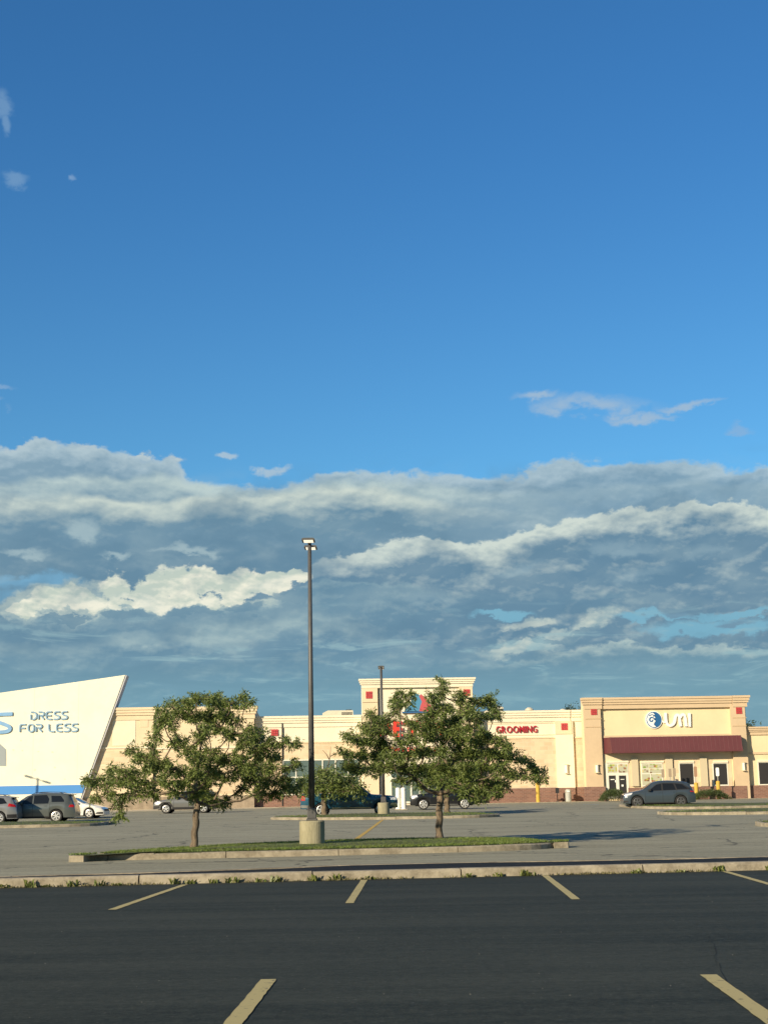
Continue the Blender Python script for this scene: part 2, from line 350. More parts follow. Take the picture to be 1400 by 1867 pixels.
M_white = mat('white_panel', (.86, .83, .66), .7, var=.09, vscale=.35)
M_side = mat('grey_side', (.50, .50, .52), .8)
M_blue = mat('blue_band', (.06, .25, .62), .6)
M_rtile = mat('red_tile', (.50, .05, .055), .6, var=.2, vscale=6)
M_red = mat('red_letters', (.42, .015, .03), .5)
M_redb = mat('bright_red', (.85, .045, .03), .5)
M_maroon = mat('maroon_metal', (.125, .036, .040), .5, var=.12, vscale=1)
M_roof = mat('roof_membrane', (.45, .44, .4), .9)
M_unit = mat('roof_unit_metal', (.60, .56, .44), .6, var=.1)
M_glass = mat('dark_glass', (.012, .014, .016), .08, spec=.6)
M_shopg = mat('shop_glass', (.10, .14, .13), .12, spec=.8)
M_blind = mat('black_shade', (.028, .026, .026), .5)
M_frame = mat('white_frame', (.72, .70, .60), .5)
M_lblue = mat('sign_blue', (.22, .42, .68), .5, var=.15, vscale=2)
M_sblue = mat('sign_pale_blue', (.24, .39, .54), .5)
M_signw = mat('sign_white', (.88, .88, .82), .4)
M_navy = mat('sign_navy', (.03, .12, .30), .4)
M_tyre = mat('tyre', (.018, .018, .018), .85)
M_rim = mat('alloy', (.72, .71, .68), .32, metal=.65)
M_whshade = mat('wheel_shade', (.03, .03, .03), .7)
M_under = mat('underbody', (.008, .008, .008), .9)
M_lampc = mat('headlight', (.85, .85, .85), .1, spec=1, metal=.3)
M_tail = mat('taillight', (.45, .012, .012), .2, spec=.8)
M_chrome = mat('chrome', (.75, .75, .75), .15, metal=1)
M_post = mat('galvanised', (.35, .34, .30), .6)
M_can = mat('bin_metal', (.42, .43, .38), .5, var=.2, vscale=6)
def carpaint(name, c, metal=.0, rough=.28): return mat(name, c, rough, metal=metal, coat=.7)

# ---------------------------------------------------------------- mesh helpers
ORG = {}
class MB:
    def __init__(s): s.v = []; s.f = []
    def add(s, vs, fs):
        o = len(s.v); s.v += [tuple(p) for p in vs]; s.f += [tuple(i+o for i in q) for q in fs]
    def box(s, x0, x1, y0, y1, z0, z1):
        s.add([(x0, y0, z0), (x1, y0, z0), (x1, y1, z0), (x0, y1, z0), (x0, y0, z1), (x1, y0, z1), (x1, y1, z1), (x0, y1, z1)],
              [(3, 2, 1, 0), (4, 5, 6, 7), (0, 1, 5, 4), (1, 2, 6, 5), (2, 3, 7, 6), (3, 0, 4, 7)])
    def prism_xz(s, pts, y0, y1):
        n = len(pts)
        ar = sum(pts[i][0]*pts[(i+1) % n][1]-pts[(i+1) % n][0]*pts[i][1] for i in range(n))
        if ar < 0: pts = pts[::-1]
        s.add([(x, y0, z) for x, z in pts]+[(x, y1, z) for x, z in pts],
              [tuple(range(n)), tuple(range(2*n-1, n-1, -1))]+[(i, i+n, (i+1) % n+n, (i+1) % n) for i in range(n)])
    def prism_xy(s, pts, z0, z1):
        n = len(pts)
        ar = sum(pts[i][0]*pts[(i+1) % n][1]-pts[(i+1) % n][0]*pts[i][1] for i in range(n))
        if ar < 0: pts = pts[::-1]
        g0 = z0 if callable(z0) else (lambda x, y: z0); g1 = z1 if callable(z1) else (lambda x, y: z1)
        s.add([(x, y, g0(x, y)) for x, y in pts]+[(x, y, g1(x, y)) for x, y in pts],
              [tuple(range(n-1, -1, -1)), tuple(range(n, 2*n))]+[(i, (i+1) % n, (i+1) % n+n, i+n) for i in range(n)])
    def poly(s, pts): s.add(pts, [tuple(range(len(pts)))])
    def grid(s, rows):
        n = len(rows[0]); o = len(s.v)
        for r in rows: s.v += [tuple(p) for p in r]
        for i in range(len(rows)-1):
            for j in range(n-1): s.f.append((o+i*n+j, o+i*n+j+1, o+(i+1)*n+j+1, o+(i+1)*n+j))
    def tube(s, path, rad, n=8, cap=True):
        path = [Vector(p) for p in path]; o = len(s.v); ref = None
        for i, p in enumerate(path):
            d = (path[min(i+1, len(path)-1)]-path[max(i-1, 0)])
            d = d.normalized() if d.length > 1e-9 else Vector((0, 0, 1))
            if ref is None: ref = Vector((1, 0, 0)) if abs(d.x) < .8 else Vector((0, 1, 0))
            a = (ref - d*ref.dot(d)).normalized(); b = d.cross(a); ref = a
            r = rad[i] if hasattr(rad, '__len__') else rad
            for k in range(n):
                t = 2*math.pi*k/n; s.v.append(tuple(p+a*(math.cos(t)*r)+b*(math.sin(t)*r)))
        for i in range(len(path)-1):
            for k in range(n):
                s.f.append((o+i*n+k, o+i*n+(k+1) % n, o+(i+1)*n+(k+1) % n, o+(i+1)*n+k))
        if cap:
            s.f.append(tuple(o+k for k in range(n-1, -1, -1))); s.f.append(tuple(o+(len(path)-1)*n+k for k in range(n)))
    def lathe(s, prof, n=24, axis='z', c=(0, 0, 0)):
        o = len(s.v)
        for r, h in prof:
            for k in range(n):
                t = 2*math.pi*k/n; x, y = r*math.cos(t), r*math.sin(t)
                p = (x, y, h) if axis == 'z' else (x, h, y)
                s.v.append((p[0]+c[0], p[1]+c[1], p[2]+c[2]))
        for i in range(len(prof)-1):
            for k in range(n):
                q = (o+i*n+k, o+i*n+(k+1) % n, o+(i+1)*n+(k+1) % n, o+(i+1)*n+k)
                s.f.append(q if axis == 'z' else q[::-1])
    def sweep(s, pts, w, y0, y1):
        """ribbon of width w along a polyline in the xz plane, extruded y0..y1"""
        n = len(pts); L = []; Rr = []
        for i in range(n):
            p = Vector(pts[i]); a = Vector(pts[max(i-1, 0)]); b = Vector(pts[min(i+1, n-1)])
            d1 = (p-a).normalized() if i > 0 else (b-p).normalized(); d2 = (b-p).normalized() if i < n-1 else d1
            d = (d1+d2); d = d.normalized() if d.length > 1e-6 else d1
            nn = Vector((-d.y, d.x)); k = w/2/max(.5, nn.dot(Vector((-d1.y, d1.x))))
            L.append(p+nn*k); Rr.append(p-nn*k)
        o = len(s.v)
        for i in range(n):
            s.v += [(L[i].x, y0, L[i].y), (Rr[i].x, y0, Rr[i].y), (Rr[i].x, y1, Rr[i].y), (L[i].x, y1, L[i].y)]
        for i in range(n-1):
            for k in range(4): s.f.append((o+i*4+k, o+(i+1)*4+k, o+(i+1)*4+(k+1) % 4, o+i*4+(k+1) % 4))
        s.f.append((o+3, o+2, o+1, o)); e = o+(n-1)*4; s.f.append((e, e+1, e+2, e+3))
    def build(s, name, m, parent=None, org=(0, 0, 0), smooth=False, bevel=0):
        if parent and org == (0, 0, 0) and parent.name in ORG: org = ORG[parent.name]
        me = bpy.data.meshes.new(name)
        vs = [(x-org[0], y-org[1], z-org[2]) for x, y, z in s.v]
        me.from_pydata(vs, [], s.f); me.materials.append(m)
        if smooth: me.polygons.foreach_set('use_smooth', [True]*len(me.polygons))
        me.update()
        o = bpy.data.objects.new(name, me); col.objects.link(o)
        if parent:
            o.parent = parent
            if org != (0, 0, 0): ORG[o.name] = org
        else: o.location = org
        if bevel:
            b = o.modifiers.new('bevel', 'BEVEL'); b.width = bevel; b.segments = 2; b.limit_method = 'ANGLE'
        return o
def tag(o, label=None, cat=None, group=None, kind=None):
    if label: o['label'] = label
    if cat: o['category'] = cat
    if group: o['group'] = group
    if kind: o['kind'] = kind
    return o
def empty(name, loc=(0, 0, 0), rz=0.0):
    o = bpy.data.objects.new(name, None); col.objects.link(o); o.location = loc; o.rotation_euler = (0, 0, rz); o.empty_display_size = .3
    return o
def copy_tree(o, parent=None):
    c = o.copy(); col.objects.link(c)
    if parent is not None: c.parent = parent
    for ch in o.children: copy_tree(ch, c)
    return c

# ---------------------------------------------------------------- ground
b = MB()
ys = [-600, 0, 40, 60, 78, 90, 97, 103, 136, 142, 400, 4000]
b.grid([[(x, y, gh(y)-.08) for x in (-3500, -200, 0, 200, 3500)] for y in ys])
tag(b.build('ground', M_earth), kind='structure')
K0, K1 = G(0, 1620), G(1400, 1587)                 # foot of the near kerb
kd = (K1-K0).normalized(); kn = Vector((-kd.y, kd.x, 0))   # kn points away from the camera
def KP(s, t, z=0.0):
    p = K0+kd*s+kn*t; return (p.x, p.y, z)
SL = (K1-K0).length
b = MB(); b.grid([[KP(-60, -60), KP(SL+60, -60)], [KP(-60, 0.01), KP(SL+60, 0.01)]])
tag(b.build('near_parking_lot', M_seal), kind='structure')
b = MB()
rows = []
yy = sorted(set([40, 60, 78, 90, 97, 103, 136, 142]+list(range(30, 150, 4))))
rows.append([KP(SL/2+x, 0.02, -.004) for x in range(-150, 151, 10)])
for y in yy: rows.append([(x, y, gh(y)) for x in range(-150, 151, 10)])
b.grid(rows); tag(b.build('parking_lot', M_lot), kind='structure')

# near kerb, in cast lengths with open joints
b = MB(); random.seed(3)
s = -40.0
joints = [0, 0]
while s < SL+40:
    L = random.uniform(2.6, 3.4)
    jz = random.uniform(-.008, .008)
    for (a0, a1) in ((s+.012, s+L-.012),):
        n = 5
        for i in range(n):
            u0 = a0+(a1-a0)*i/n; u1 = a0+(a1-a0)*(i+1)/n
            # small facets of wear on the top edge
        prof = [(0.0, -.02), (.015, .11+jz), (.05, .152+jz), (.21, .155+jz), (.21, -.02)]
        nseg = 14; o = len(b.v)
        for i in range(nseg+1):
            u = a0+(a1-a0)*i/nseg
            for k, (t, z) in enumerate(prof):
                dz = random.uniform(-.008, .004) if k in (1, 2) else 0; dt = random.uniform(-.01, .01) if k in (0, 1, 2) else 0
                b.v.append(KP(u, t+dt, z+dz))
        m_ = len(prof)
        for i in range(nseg):
            for k in range(m_-1): b.f.append((o+i*m_+k, o+(i+1)*m_+k, o+(i+1)*m_+k+1, o+i*m_+k+1))
        b.f.append(tuple(o+k for k in range(m_))); b.f.append(tuple(o+nseg*m_+k for k in range(m_-1, -1, -1)))
    s += L
tag(b.build('kerb', M_kerb), kind='structure')
# black strip behind the kerb with a ragged edge, pale far kerb
def strip_t(u, rag=0.0):
    w_ = float(np.interp(u/SL, [-.5, 0, .15, .36, .5, .7, .93, 1.5], [.55, .65, .85, 1.6, 2.4, 2.0, 1.7, 1.6]))
    return .36+w_+.08*math.sin(u*.9+1)+.05*math.sin(u*2.3)+rag
b = MB(); us_ = [-20+i*.1 for i in range(int((SL+40)/.1))]
b.grid([[KP(u, .20, -.02) for u in us_], [KP(u, .20, .118) for u in us_], [KP(u, strip_t(u)+.16, .118) for u in us_], [KP(u, strip_t(u)+.16, -.02) for u in us_]])
tag(b.build('median_bed', M_conc), kind='structure')
b = MB(); r0 = []; r1 = []
for u in us_:
    r0.append(KP(u, .225+.01*math.sin(u*2.9)+random.uniform(-.01, .01), .134)); r1.append(KP(u, strip_t(u, random.uniform(-.03, .03)), .136))
b.grid([r0, r1]); tag(b.build('asphalt_patch', M_patch), kind='structure')
b = MB(); u = -18.0
while u < SL+16:
    e0, e1 = u+.012, u+2.99
    q = [KP(e0, strip_t(e0)+.10), KP(e1, strip_t(e1)+.10), KP(e1, strip_t(e1)+.32), KP(e0, strip_t(e0)+.32)]
    b.prism_xy([(p_[0], p_[1]) for p_ in q], -.02, .142+random.uniform(-.006, .006)); u += 3.0
tag(b.build('far_kerb', M_kerb), kind='structure')

# painted stripes
def stripe(p0, p1, w, m, z=.006, name='parking_stripe', ragged=.004):
    """p0, p1: centre-line ends on the ground"""
    d = (p1-p0); d.z = 0; L = d.length; d.normalize(); n = Vector((-d.y, d.x, 0)); N = max(4, int(L/.12)); a_ = []; c_ = []
    for i in range(N+1):
        q = p0+d*(L*i/N)
        l = q+n*(w/2+random.uniform(-ragged, ragged)); r = q-n*(w/2+random.uniform(-ragged, ragged))
        a_.append((l.x, l.y, gh(l.y)+z)); c_.append((r.x, r.y, gh(r.y)+z))
    bb = MB(); bb.grid([a_, c_]); return tag(bb.build(name, m), kind='structure')
for (x0, y0, x1, y1) in ((337, 1614, 204, 1660), (664, 1605.5, 637, 1648), (994, 1597.5, 1050, 1641), (1322, 1590, 1440, 1624)):
    stripe(G(x0, y0), G(x1, y1), .115, M_paint)
for (x0, y0, x1, y1) in ((490, 1787.5, 395, 1905), (1291, 1779, 1450, 1894)):
    stripe(G(x0, y0), G(x1, y1), .125, M_paint)
stripe(G(697, 1496), G(649, 1531), .16, M_yel)
stripe(G(507, 1518), G(545, 1517.3), .12, M_whp, name='painted_line')
stripe(G(1062, 1468), G(1092, 1467.5), .8, M_bluep, name='painted_symbol')
stripe(G(835, 1475), G(888, 1473.5), .5, M_bluep, name='painted_symbol')

rd = random.Random(9)
def crack(pts, w=.0025):
    P_ = [G(*p) for p in pts]; Q_ = []
    for i in range(len(P_)-1):
        for k in range(6):
            p = P_[i].lerp(P_[i+1], k/6); Q_.append(p+Vector((rd.uniform(-.014, .014), rd.uniform(-.03, .03), 0)))
    a_, c_ = [], []
    for i, p in enumerate(Q_):
        ww = w*rd.uniform(.4, 1.3); a_.append((p.x-ww, p.y, gh(p.y)+.005)); c_.append((p.x+ww, p.y, gh(p.y)+.005))
    b = MB(); b.grid([a_, c_]); tag(b.build('asphalt_crack', M_patch), kind='structure')
crack([(1294, 1708), (1300, 1722), (1306, 1735), (1303, 1750), (1314, 1765), (1322, 1790), (1336, 1812)])
b = MB()
for i in range(160):
    x_, y_ = rd.uniform(-7, 8), rd.uniform(8, 24.5); s_ = rd.uniform(.002, .006)
    b.add([(x_-s_, y_, 0), (x_, y_-s_, 0), (x_+s_, y_, 0), (x_, y_+s_, 0), (x_, y_, s_*1.1)], [(0, 1, 4), (1, 2, 4), (2, 3, 4), (3, 0, 4)])
tag(b.build('pebbles', mat('pebble', (.25, .24, .20), .9)), kind='stuff')
# ---------------------------------------------------------------- islands
def island(front, back, turf_name='island_turf', crown=.06, blades=9000, bh=.07, seed=1):
    """front/back: photo pixels of the kerb foot (front) and of the grass edge (back)"""
    rr = random.Random(seed)
    pts = [G(*p) for p in front]+[G(p[0], p[1], .16) for p in back]
    P = [Vector((p.x, p.y)) for p in pts]
    # round the outline with Chaikin steps
    for _ in range(2):
        Q = []
        for i in range(len(P)):
            a_, c_ = P[i], P[(i+1) % len(P)]; Q += [a_*.75+c_*.25, a_*.25+c_*.75]
        P = Q
    ar = sum(P[i].x*P[(i+1) % len(P)].y-P[(i+1) % len(P)].x*P[i].y for i in range(len(P)))
    if ar < 0: P = P[::-1]
    n = len(P); inner = []
    for i in range(n):
        d = (P[(i+1) % n]-P[i-1]).normalized(); nn = Vector((-d.y, d.x)); inner.append(P[i]+nn*.17)
    k = MB(); o = 0
    acc = 0.0
    for i in range(n):
        a0, a1, c0, c1 = P[i], P[(i+1) % n], inner[i], inner[(i+1) % n]
        L = (a1-a0).length; m_ = max(1, round(L/1.0))
        for j in range(m_):
            f0 = j/m_; f1 = (j+1)/m_; acc += L/m_
            if acc > 2.8: acc = 0; f1 -= .02/(L)*1.0
            q0 = a0.lerp(a1, f0); q1 = a0.lerp(a1, f1); r0_ = c0.lerp(c1, f0); r1_ = c0.lerp(c1, f1)
            dz = rr.uniform(-.008, .008)
            z = lambda p, h: gh(p.y)+h+dz
            sl0 = q0.lerp(r0_, .25); sl1 = q1.lerp(r1_, .25)
            k.add([(q0.x, q0.y, z(q0, -.03)), (q1.x, q1.y, z(q1, -.03)), (q1.x, q1.y, z(q1, .12)), (q0.x, q0.y, z(q0, .12)),
                   (sl0.x, sl0.y, z(sl0, .15)), (sl1.x, sl1.y, z(sl1, .15)), (r0_.x, r0_.y, z(r0_, .15)), (r1_.x, r1_.y, z(r1_, .15)),
                   (r0_.x, r0_.y, z(r0_, -.03)), (r1_.x, r1_.y, z(r1_, -.03))],
                  [(0, 1, 2, 3), (3, 2, 5, 4), (4, 5, 7, 6), (6, 7, 9, 8), (0, 3, 4, 6, 8), (1, 9, 7, 5, 2)])
    tag(k.build('island_kerb', M_kerb), kind='structure')
    c = sum(inner, Vector((0, 0)))/n
    t = MB(); t.v = [(p.x, p.y, gh(p.y)+.148) for p in inner]+[(p.lerp(c, .4).x, p.lerp(c, .4).y, gh(p.lerp(c, .4).y)+.15+crown) for p in inner]+[(c.x, c.y, gh(c.y)+.155+crown)]
    for i in range(n): t.f += [(i, (i+1) % n, n+(i+1) % n, n+i), (n+i, n+(i+1) % n, 2*n)]
    tag(t.build(turf_name, M_turf, smooth=True), kind='structure')
    # blades of grass
    gb = MB(); xs = [p.x for p in inner]; ys_ = [p.y for p in inner]; cnt = 0
    def inside(x, y):
        r = False
        for i in range(n):
            a_, c_ = inner[i], inner[i-1]
            if (a_.y > y) != (c_.y > y) and x < (c_.x-a_.x)*(y-a_.y)/(c_.y-a_.y)+a_.x: r = not r
        return r
    while cnt < blades:
        x = rr.uniform(min(xs), max(xs)); y = rr.uniform(min(ys_), max(ys_))
        if not inside(x, y): continue
        cnt += 1
        z = gh(y)+.14+crown*.5; a_ = rr.uniform(0, 6.28); h = bh*rr.uniform(.6, 1.5); w_ = rr.uniform(.012, .03)*bh/.07
        lx, ly = rr.uniform(-.05, .05), rr.uniform(-.05, .05)
        gb.add([(x-w_*math.cos(a_), y-w_*math.sin(a_), z), (x+w_*math.cos(a_), y+w_*math.sin(a_), z), (x+lx, y+ly, z+h)], [(0, 1, 2)])
    tag(gb.build('grass', M_grass), kind='stuff')
island([(136, 1571), (300, 1567.5), (480, 1563.5), (700, 1558.5), (915, 1552.5), (1000, 1548.5), (1028, 1544)],
       [(1022, 1537), (960, 1529), (800, 1529), (620, 1533), (480, 1538), (350, 1545), (200, 1554), (140, 1561)], blades=40000, bh=.045, seed=2)
island([(489, 1495.5), (600, 1496), (700, 1495), (850, 1492.5), (912, 1490)], [(910, 1484), (860, 1481.5), (700, 1483), (600, 1486), (500, 1489)], blades=5000, bh=.05, seed=3)
island([(-400, 1518), (0, 1511), (120, 1508.5), (190, 1506), (208, 1502)], [(203, 1499), (120, 1498), (0, 1500), (-400, 1507)], blades=6000, bh=.05, seed=4)
island([(1196, 1485), (1220, 1487.5), (1400, 1485.5), (1800, 1478)], [(1800, 1470), (1400, 1474), (1260, 1477.5), (1215, 1480)], blades=4000, bh=.05, seed=5)
island([(1118, 1470), (1160, 1475.5), (1290, 1476), (1400, 1473), (1800, 1466)], [(1800, 1458.5), (1400, 1464.5), (1290, 1467), (1160, 1467.5)], blades=4000, bh=.05, seed=6)
island([(1374, 1505), (1392, 1509), (1500, 1507), (1800, 1501)], [(1800, 1490), (1500, 1495.5), (1400, 1498.5)], blades=1500, bh=.05, seed=7)

# ---------------------------------------------------------------- facade frame
FA = YAW+R(3.0)
FO = atY(700, 1456, 138); FO.z = .80
FM = Matrix.Translation(FO) @ Matrix.Rotation(FA, 4, 'Z'); FI = FM.inverted()
def FU(px, py, v=0.0):
    o = FI @ Vector((0, 0, CAM_H)); d = FI.to_3x3() @ ray(px, py)
    p = o+d*((v-o.y)/d.y); return p.x, p.z
def fw(u, v, w): return FM @ Vector((u, v, w))
def fempty(name, u, v=0.0, w=0.0):
    e = empty(name, fw(u, v, w), FA); e['_u'] = 0; del e['_u']; return e
class FB(MB):
    """mesh builder in facade coordinates; rect() takes photo pixels"""
    def rect(s, x0, y0, x1, y1, v0, v1, flat=True):
        xm, ym = (x0+x1)/2, (y0+y1)/2
        u0 = FU(x0, ym, v0)[0]; u1 = FU(x1, ym, v0)[0]; w1 = FU(xm, y0, v0)[1]; w0 = FU(xm, y1, v0)[1]
        s.box(u0, u1, v0, v1, w0, w1)
def fu(px, py=1400, v=0.0): return FU(px, py, v)[0]
def fz(px, py, v=0.0): return FU(px, py, v)[1]
def B(*a): f = FB(); f.box(*a); return f
def cornice(e, org, u0, u1, v, wtop, h, m, name='cornice', proj=.35, left=True, right=True, back=3.0):
    """stepped moulding along a parapet"""
    f = FB(); steps = [(0, .20, 1.0), (.20, .42, .78), (.42, .62, .55), (.62, 1.0, .25)]
    for a0, a1, p in steps:
        pr = proj*p; f.box(u0-(pr if left else -.004), u1+(pr if right else -.004), v-pr, v+back-.01*a0, wtop-h*a1+.002, wtop-h*a0)
    return f.build(name, m, e, org)

# pavement in front of the shops
b = MB()
U0, U1 = fu(-600), fu(1900)
e = [(U0, -4.2), (U1, -4.2), (U1, .0), (U0, .0)]
b.prism_xy([tuple(fw(u, v, 0).xy) for u, v in e], .60, .815)
tag(b.build('pavement', M_conc), kind='structure')
b = MB()
e = [(fu(150), -14), (fu(510), -8), (fu(520), -4.2), (fu(100), -4.2)]
b.prism_xy([tuple(fw(u, v, 0).xy) for u, v in e], lambda x, y: gh(y)-.05, lambda x, y: gh(y)+.02)
tag(b.build('concrete_apron', M_conc), kind='structure')

def square(e, org, x0, y0, x1, y1, v):
    f = FB(); u0, w1 = FU(x0, y0, v); u1, w0 = FU(x1, y1, v); n = 3
    su = (u1-u0)/n; sw = (w1-w0)/n
    for i in range(n):
        for j in range(n): f.box(u0+i*su+.012, u0+(i+1)*su-.012, v-.05, v+.01, w0+j*sw+.012, w0+(j+1)*sw-.012)
    return f.build('tile_panel', M_rtile, e, org)
def sconce(e, org, x0, y0, x1, y1, v):
    f = FB(); u0, w1 = FU(x0, y0, v); u1, w0 = FU(x1, y1, v)
    f.prism_xy([(u0, v), (u0+.03, v-.2), ((u0+u1)/2, v-.26), (u1-.03, v-.2), (u1, v)], w0, w1)
    o = f.build('wall_lamp', M_frame, e, org, bevel=.02)
    f = FB(); f.box(u0-.02, u1+.02, v-.28, v, w1, w1+.05); f.build('lamp_cap', M_tan, o, org); f = FB(); f.box(u0-.02, u1+.02, v-.28, v, w0-.05, w0); f.build('lamp_cap', M_tan, o, org)
    return o
def hline(f, x0, x1, y, v, t=.05, proj=.03):
    u0 = fu(x0, y, v); u1 = fu(x1, y, v); w = fz((x0+x1)/2, y, v); f.box(u0, u1, v-proj, v+.01, w-t/2, w+t/2)

DEPTH = 28.0
# ---- building A: tall tan wing beside the slanted panel
oa = (fu(330), 0, 0); A = fempty('retail_building', oa[0])
tag(A, 'tall tan stucco shop wing between the slanted white panel and the lower pet store front', 'building')
va = -.9
ua0, ua1 = fu(60, 1300, va), fu(463, 1300, va); wa = fz(330, 1290, va)
B(ua0, ua1, va, DEPTH, 0, wa-.05).build('wall', M_tan, A, oa)
cornice(A, oa, ua0, fu(279, 1295, va), va-.3, wa+.02, 1.15, M_tan, left=False, back=1.2)
cornice(A, oa, fu(283, 1295, va), ua1, va, wa+.02, 1.15, M_tan, left=False, back=1.2)
f = FB(); hline(f, 170, 275, 1306, va-.3); hline(f, 170, 275, 1364, va-.3, .12, .08); hline(f, 283, 462, 1364, va, .12, .08); hline(f, 170, 275, 1396, va-.3)
hline(f, 170, 275, 1430, va-.3); f.build('moulding', M_cream, A, oa)
f = FB(); f.box(fu(120, 1400, va), fu(279, 1400, va-.3), va-.3, va+.01, .0, wa-1.1); f.build('front_panel', M_tan, A, oa)
f = FB(); f.rect(205, 1310, 247, 1360, va-.33, va-.29); f.build('raised_panel', M_cream, A, oa)
f = FB(); f.rect(255, 1313, 270, 1326, va-.33, va-.29); f.build('raised_panel', M_tan, A, oa)
f = FB(); f.rect(150, 1370, 277, 1392, va-.32, va-.29); f.rect(283, 1370, 462, 1448, va-.02, va+.01); f.build('block_wall', M_block, A, oa)
f = FB(); f.box(fu(60, 1450, va), fu(279.5, 1450, va-.36), va-.36, va+.01, 0, 1.15); f.box(fu(280.5, 1450, va-.06), ua1+.03, va-.06, va+.01, 0, 1.15); f.build('brick_base', mat('stone_base', (.36, .29, .21), .9, var=.35, vscale=2), A, oa)
f = FB(); f.tube([(fu(280, 1350, va-.2), va-.16, .1), (fu(280, 1350, va-.2), va-.16, wa-.1)], .07, 8); f.build('downpipe', M_dark, A, oa)
B(ua0, ua1, DEPTH-.01, DEPTH+.3, 0, wa-.4).build('rear_wall', M_tan, A, oa)

# ---- building B: pet store with entrance tower
ob = (fu(760), 0, 0); PB = fempty('pet_store', ob[0])
tag(PB, 'wide cream pet store with raised entrance tower, block walls and brown brick base', 'building')
wb = fz(560, 1306, 0); wc = fz(970, 1296.5, 0)
ub0, ub1, ub2, ub3 = ua1+.01, fu(660), fu(864), fu(1069)
B(ub0, ub1+1, 0, DEPTH, 0, wb-.05).build('wall', M_cream, PB, ob)
B(ub2-1, ub3, 0, DEPTH, 0, wc-.05).build('wall', M_cream, PB, ob)
cornice(PB, ob, ub0, ub1, 0, wb+.02, 1.05, M_cream, left=False, right=False, back=1)
cornice(PB, ob, ub2, fu(1043), 0, wc+.02, 1.05, M_cream, left=False, right=False, back=1)
cornice(PB, ob, fu(1044.5), ub3-.01, 0, wc+.02, 1.05, M_cream, left=False, right=False, back=1)
f = FB(); f.rect(463, 1355, 657, 1447, -.03, .01); f.build('block_wall', M_block, PB, ob)
f = FB(); f.rect(866, 1347, 1015, 1437, -.03, .01); f.build('block_wall', M_block, PB, ob)
f = FB(); f.rect(1047, 1346.5, 1069, 1436, -.03, .01); f.build('block_wall', M_block, PB, ob)
f = FB(); hline(f, 463, 657, 1354, 0, .12, .1); hline(f, 866, 1014, 1346, 0, .14, .1); hline(f, 1047, 1069, 1345, 0, .14, .1)
hline(f, 866, 1014, 1341, 0, .05, .05); hline(f, 866, 1014, 1319.5, 0, .05, .05); f.build('moulding', M_tan, PB, ob)
f = FB(); f.box(ub0, ub3, -.10, .01, 0, fz(960, 1437.5)); f.build('brick_base', M_brick, PB, ob)
f = FB(); f.box(fu(1014.5), fu(1046.5), -.28, .01, fz(1030, 1437), wc-1.0); f.build('pilaster', M_cream, PB, ob)
f = FB(); f.box(fu(1014), fu(1044), -.34, -.27, fz(1030, 1339), wc-1.0); f.build('pilaster_cap', M_tan, PB, ob)
f = FB(); f.rect(1014.2, 1437, 1049, 1458, -.32, -.09); f.build('brick_base', M_brick, PB, ob)
square(PB, ob, 1022.5, 1319, 1035, 1331.5, -.34)
sconce(PB, ob, 1029.5, 1395, 1035.5, 1410, -.28)
square(PB, ob, 494, 1330, 507, 1342, -.06)
f = FB(); f.tube([(fu(515), -.12, .1), (fu(515), -.12, wb-.3)], .06, 8); f.build('downpipe', M_dark, PB, ob)
f = FB(); f.tube([(fu(866.5), -.10, .9), (fu(866.5), -.10, wc-1.1)], .045, 6); f.build('downpipe', M_joint, PB, ob)
# shop windows left of the tower
def glazing(e, org, x0, y0, x1, y1, v, cols, rows_, gm, fm, fr=.10):
    u0, w1 = FU(x0, y0, v); u1, w0 = FU(x1, y1, v)
    p = FB(); p.box(u0, u1, v-.02, v+.03, w0, w1); wnd = p.build('window', gm, e, org)
    q = FB(); us = [u0+(u1-u0)*c for c in cols]
    for u in us: q.box(u-fr/2, u+fr/2, v-.09, v-.021, w0, w1)
    ww = [w0+(w1-w0)*r for r in rows_]
    for w in ww:
        for i in range(len(us)-1): q.box(us[i]+fr/2+.001, us[i+1]-fr/2-.001, v-.085, v-.021, w-fr/2, w+fr/2)
    q.build('frame', fm, wnd); return wnd
glazing(PB, ob, 516, 1387, 655, 1447, -.05, [0, .17, .346, .52, .69, .86, 1], [0, .5, 1], M_shopg, M_frame)
# tower
vt = -1.6
ut0, ut1 = fu(661, 1300, vt), fu(862, 1300, vt); wt_ = fz(760, 1237, vt)
B(ut0, ut1, vt+.25, 1.2, 0, wt_-.05).build('tower', M_cream, PB, ob)
cornice(PB, ob, ut0+.02, ut1-.02, vt+.05, wt_, .85, M_cream, back=.6)
f = FB(); f.box(ut0-.02, fu(689, 1300, vt), vt, vt+.3, 0, wt_-.84); f.build('pilaster', M_tan, PB, ob)
f = FB(); f.box(fu(838, 1300, vt), ut1+.02, vt, vt+.3, 0, wt_-.84); f.build('pilaster', M_tan, PB, ob)
f = FB()
for yy_ in (1281, 1301): hline(f, 661, 688, yy_, vt, .04, .02); hline(f, 839, 862, yy_-3, vt, .04, .02)
f.build('joint', M_joint, PB, ob)
f = FB(); f.tube([(fu(689, 1300, vt)+.06, vt+.18, .1), (fu(689, 1300, vt)+.06, vt+.18, wt_-.9)], .06, 6); f.build('downpipe', M_dark, PB, ob)
square(PB, ob, 666.5, 1261, 679, 1274, vt); square(PB, ob, 844.5, 1257, 857, 1269, vt)
glazing(PB, ob, 712, 1402, 818, 1462, vt+.2, [0, .2, .35, .5, .65, .8, 1], [0, .72, 1], M_shopg, M_frame, .14)
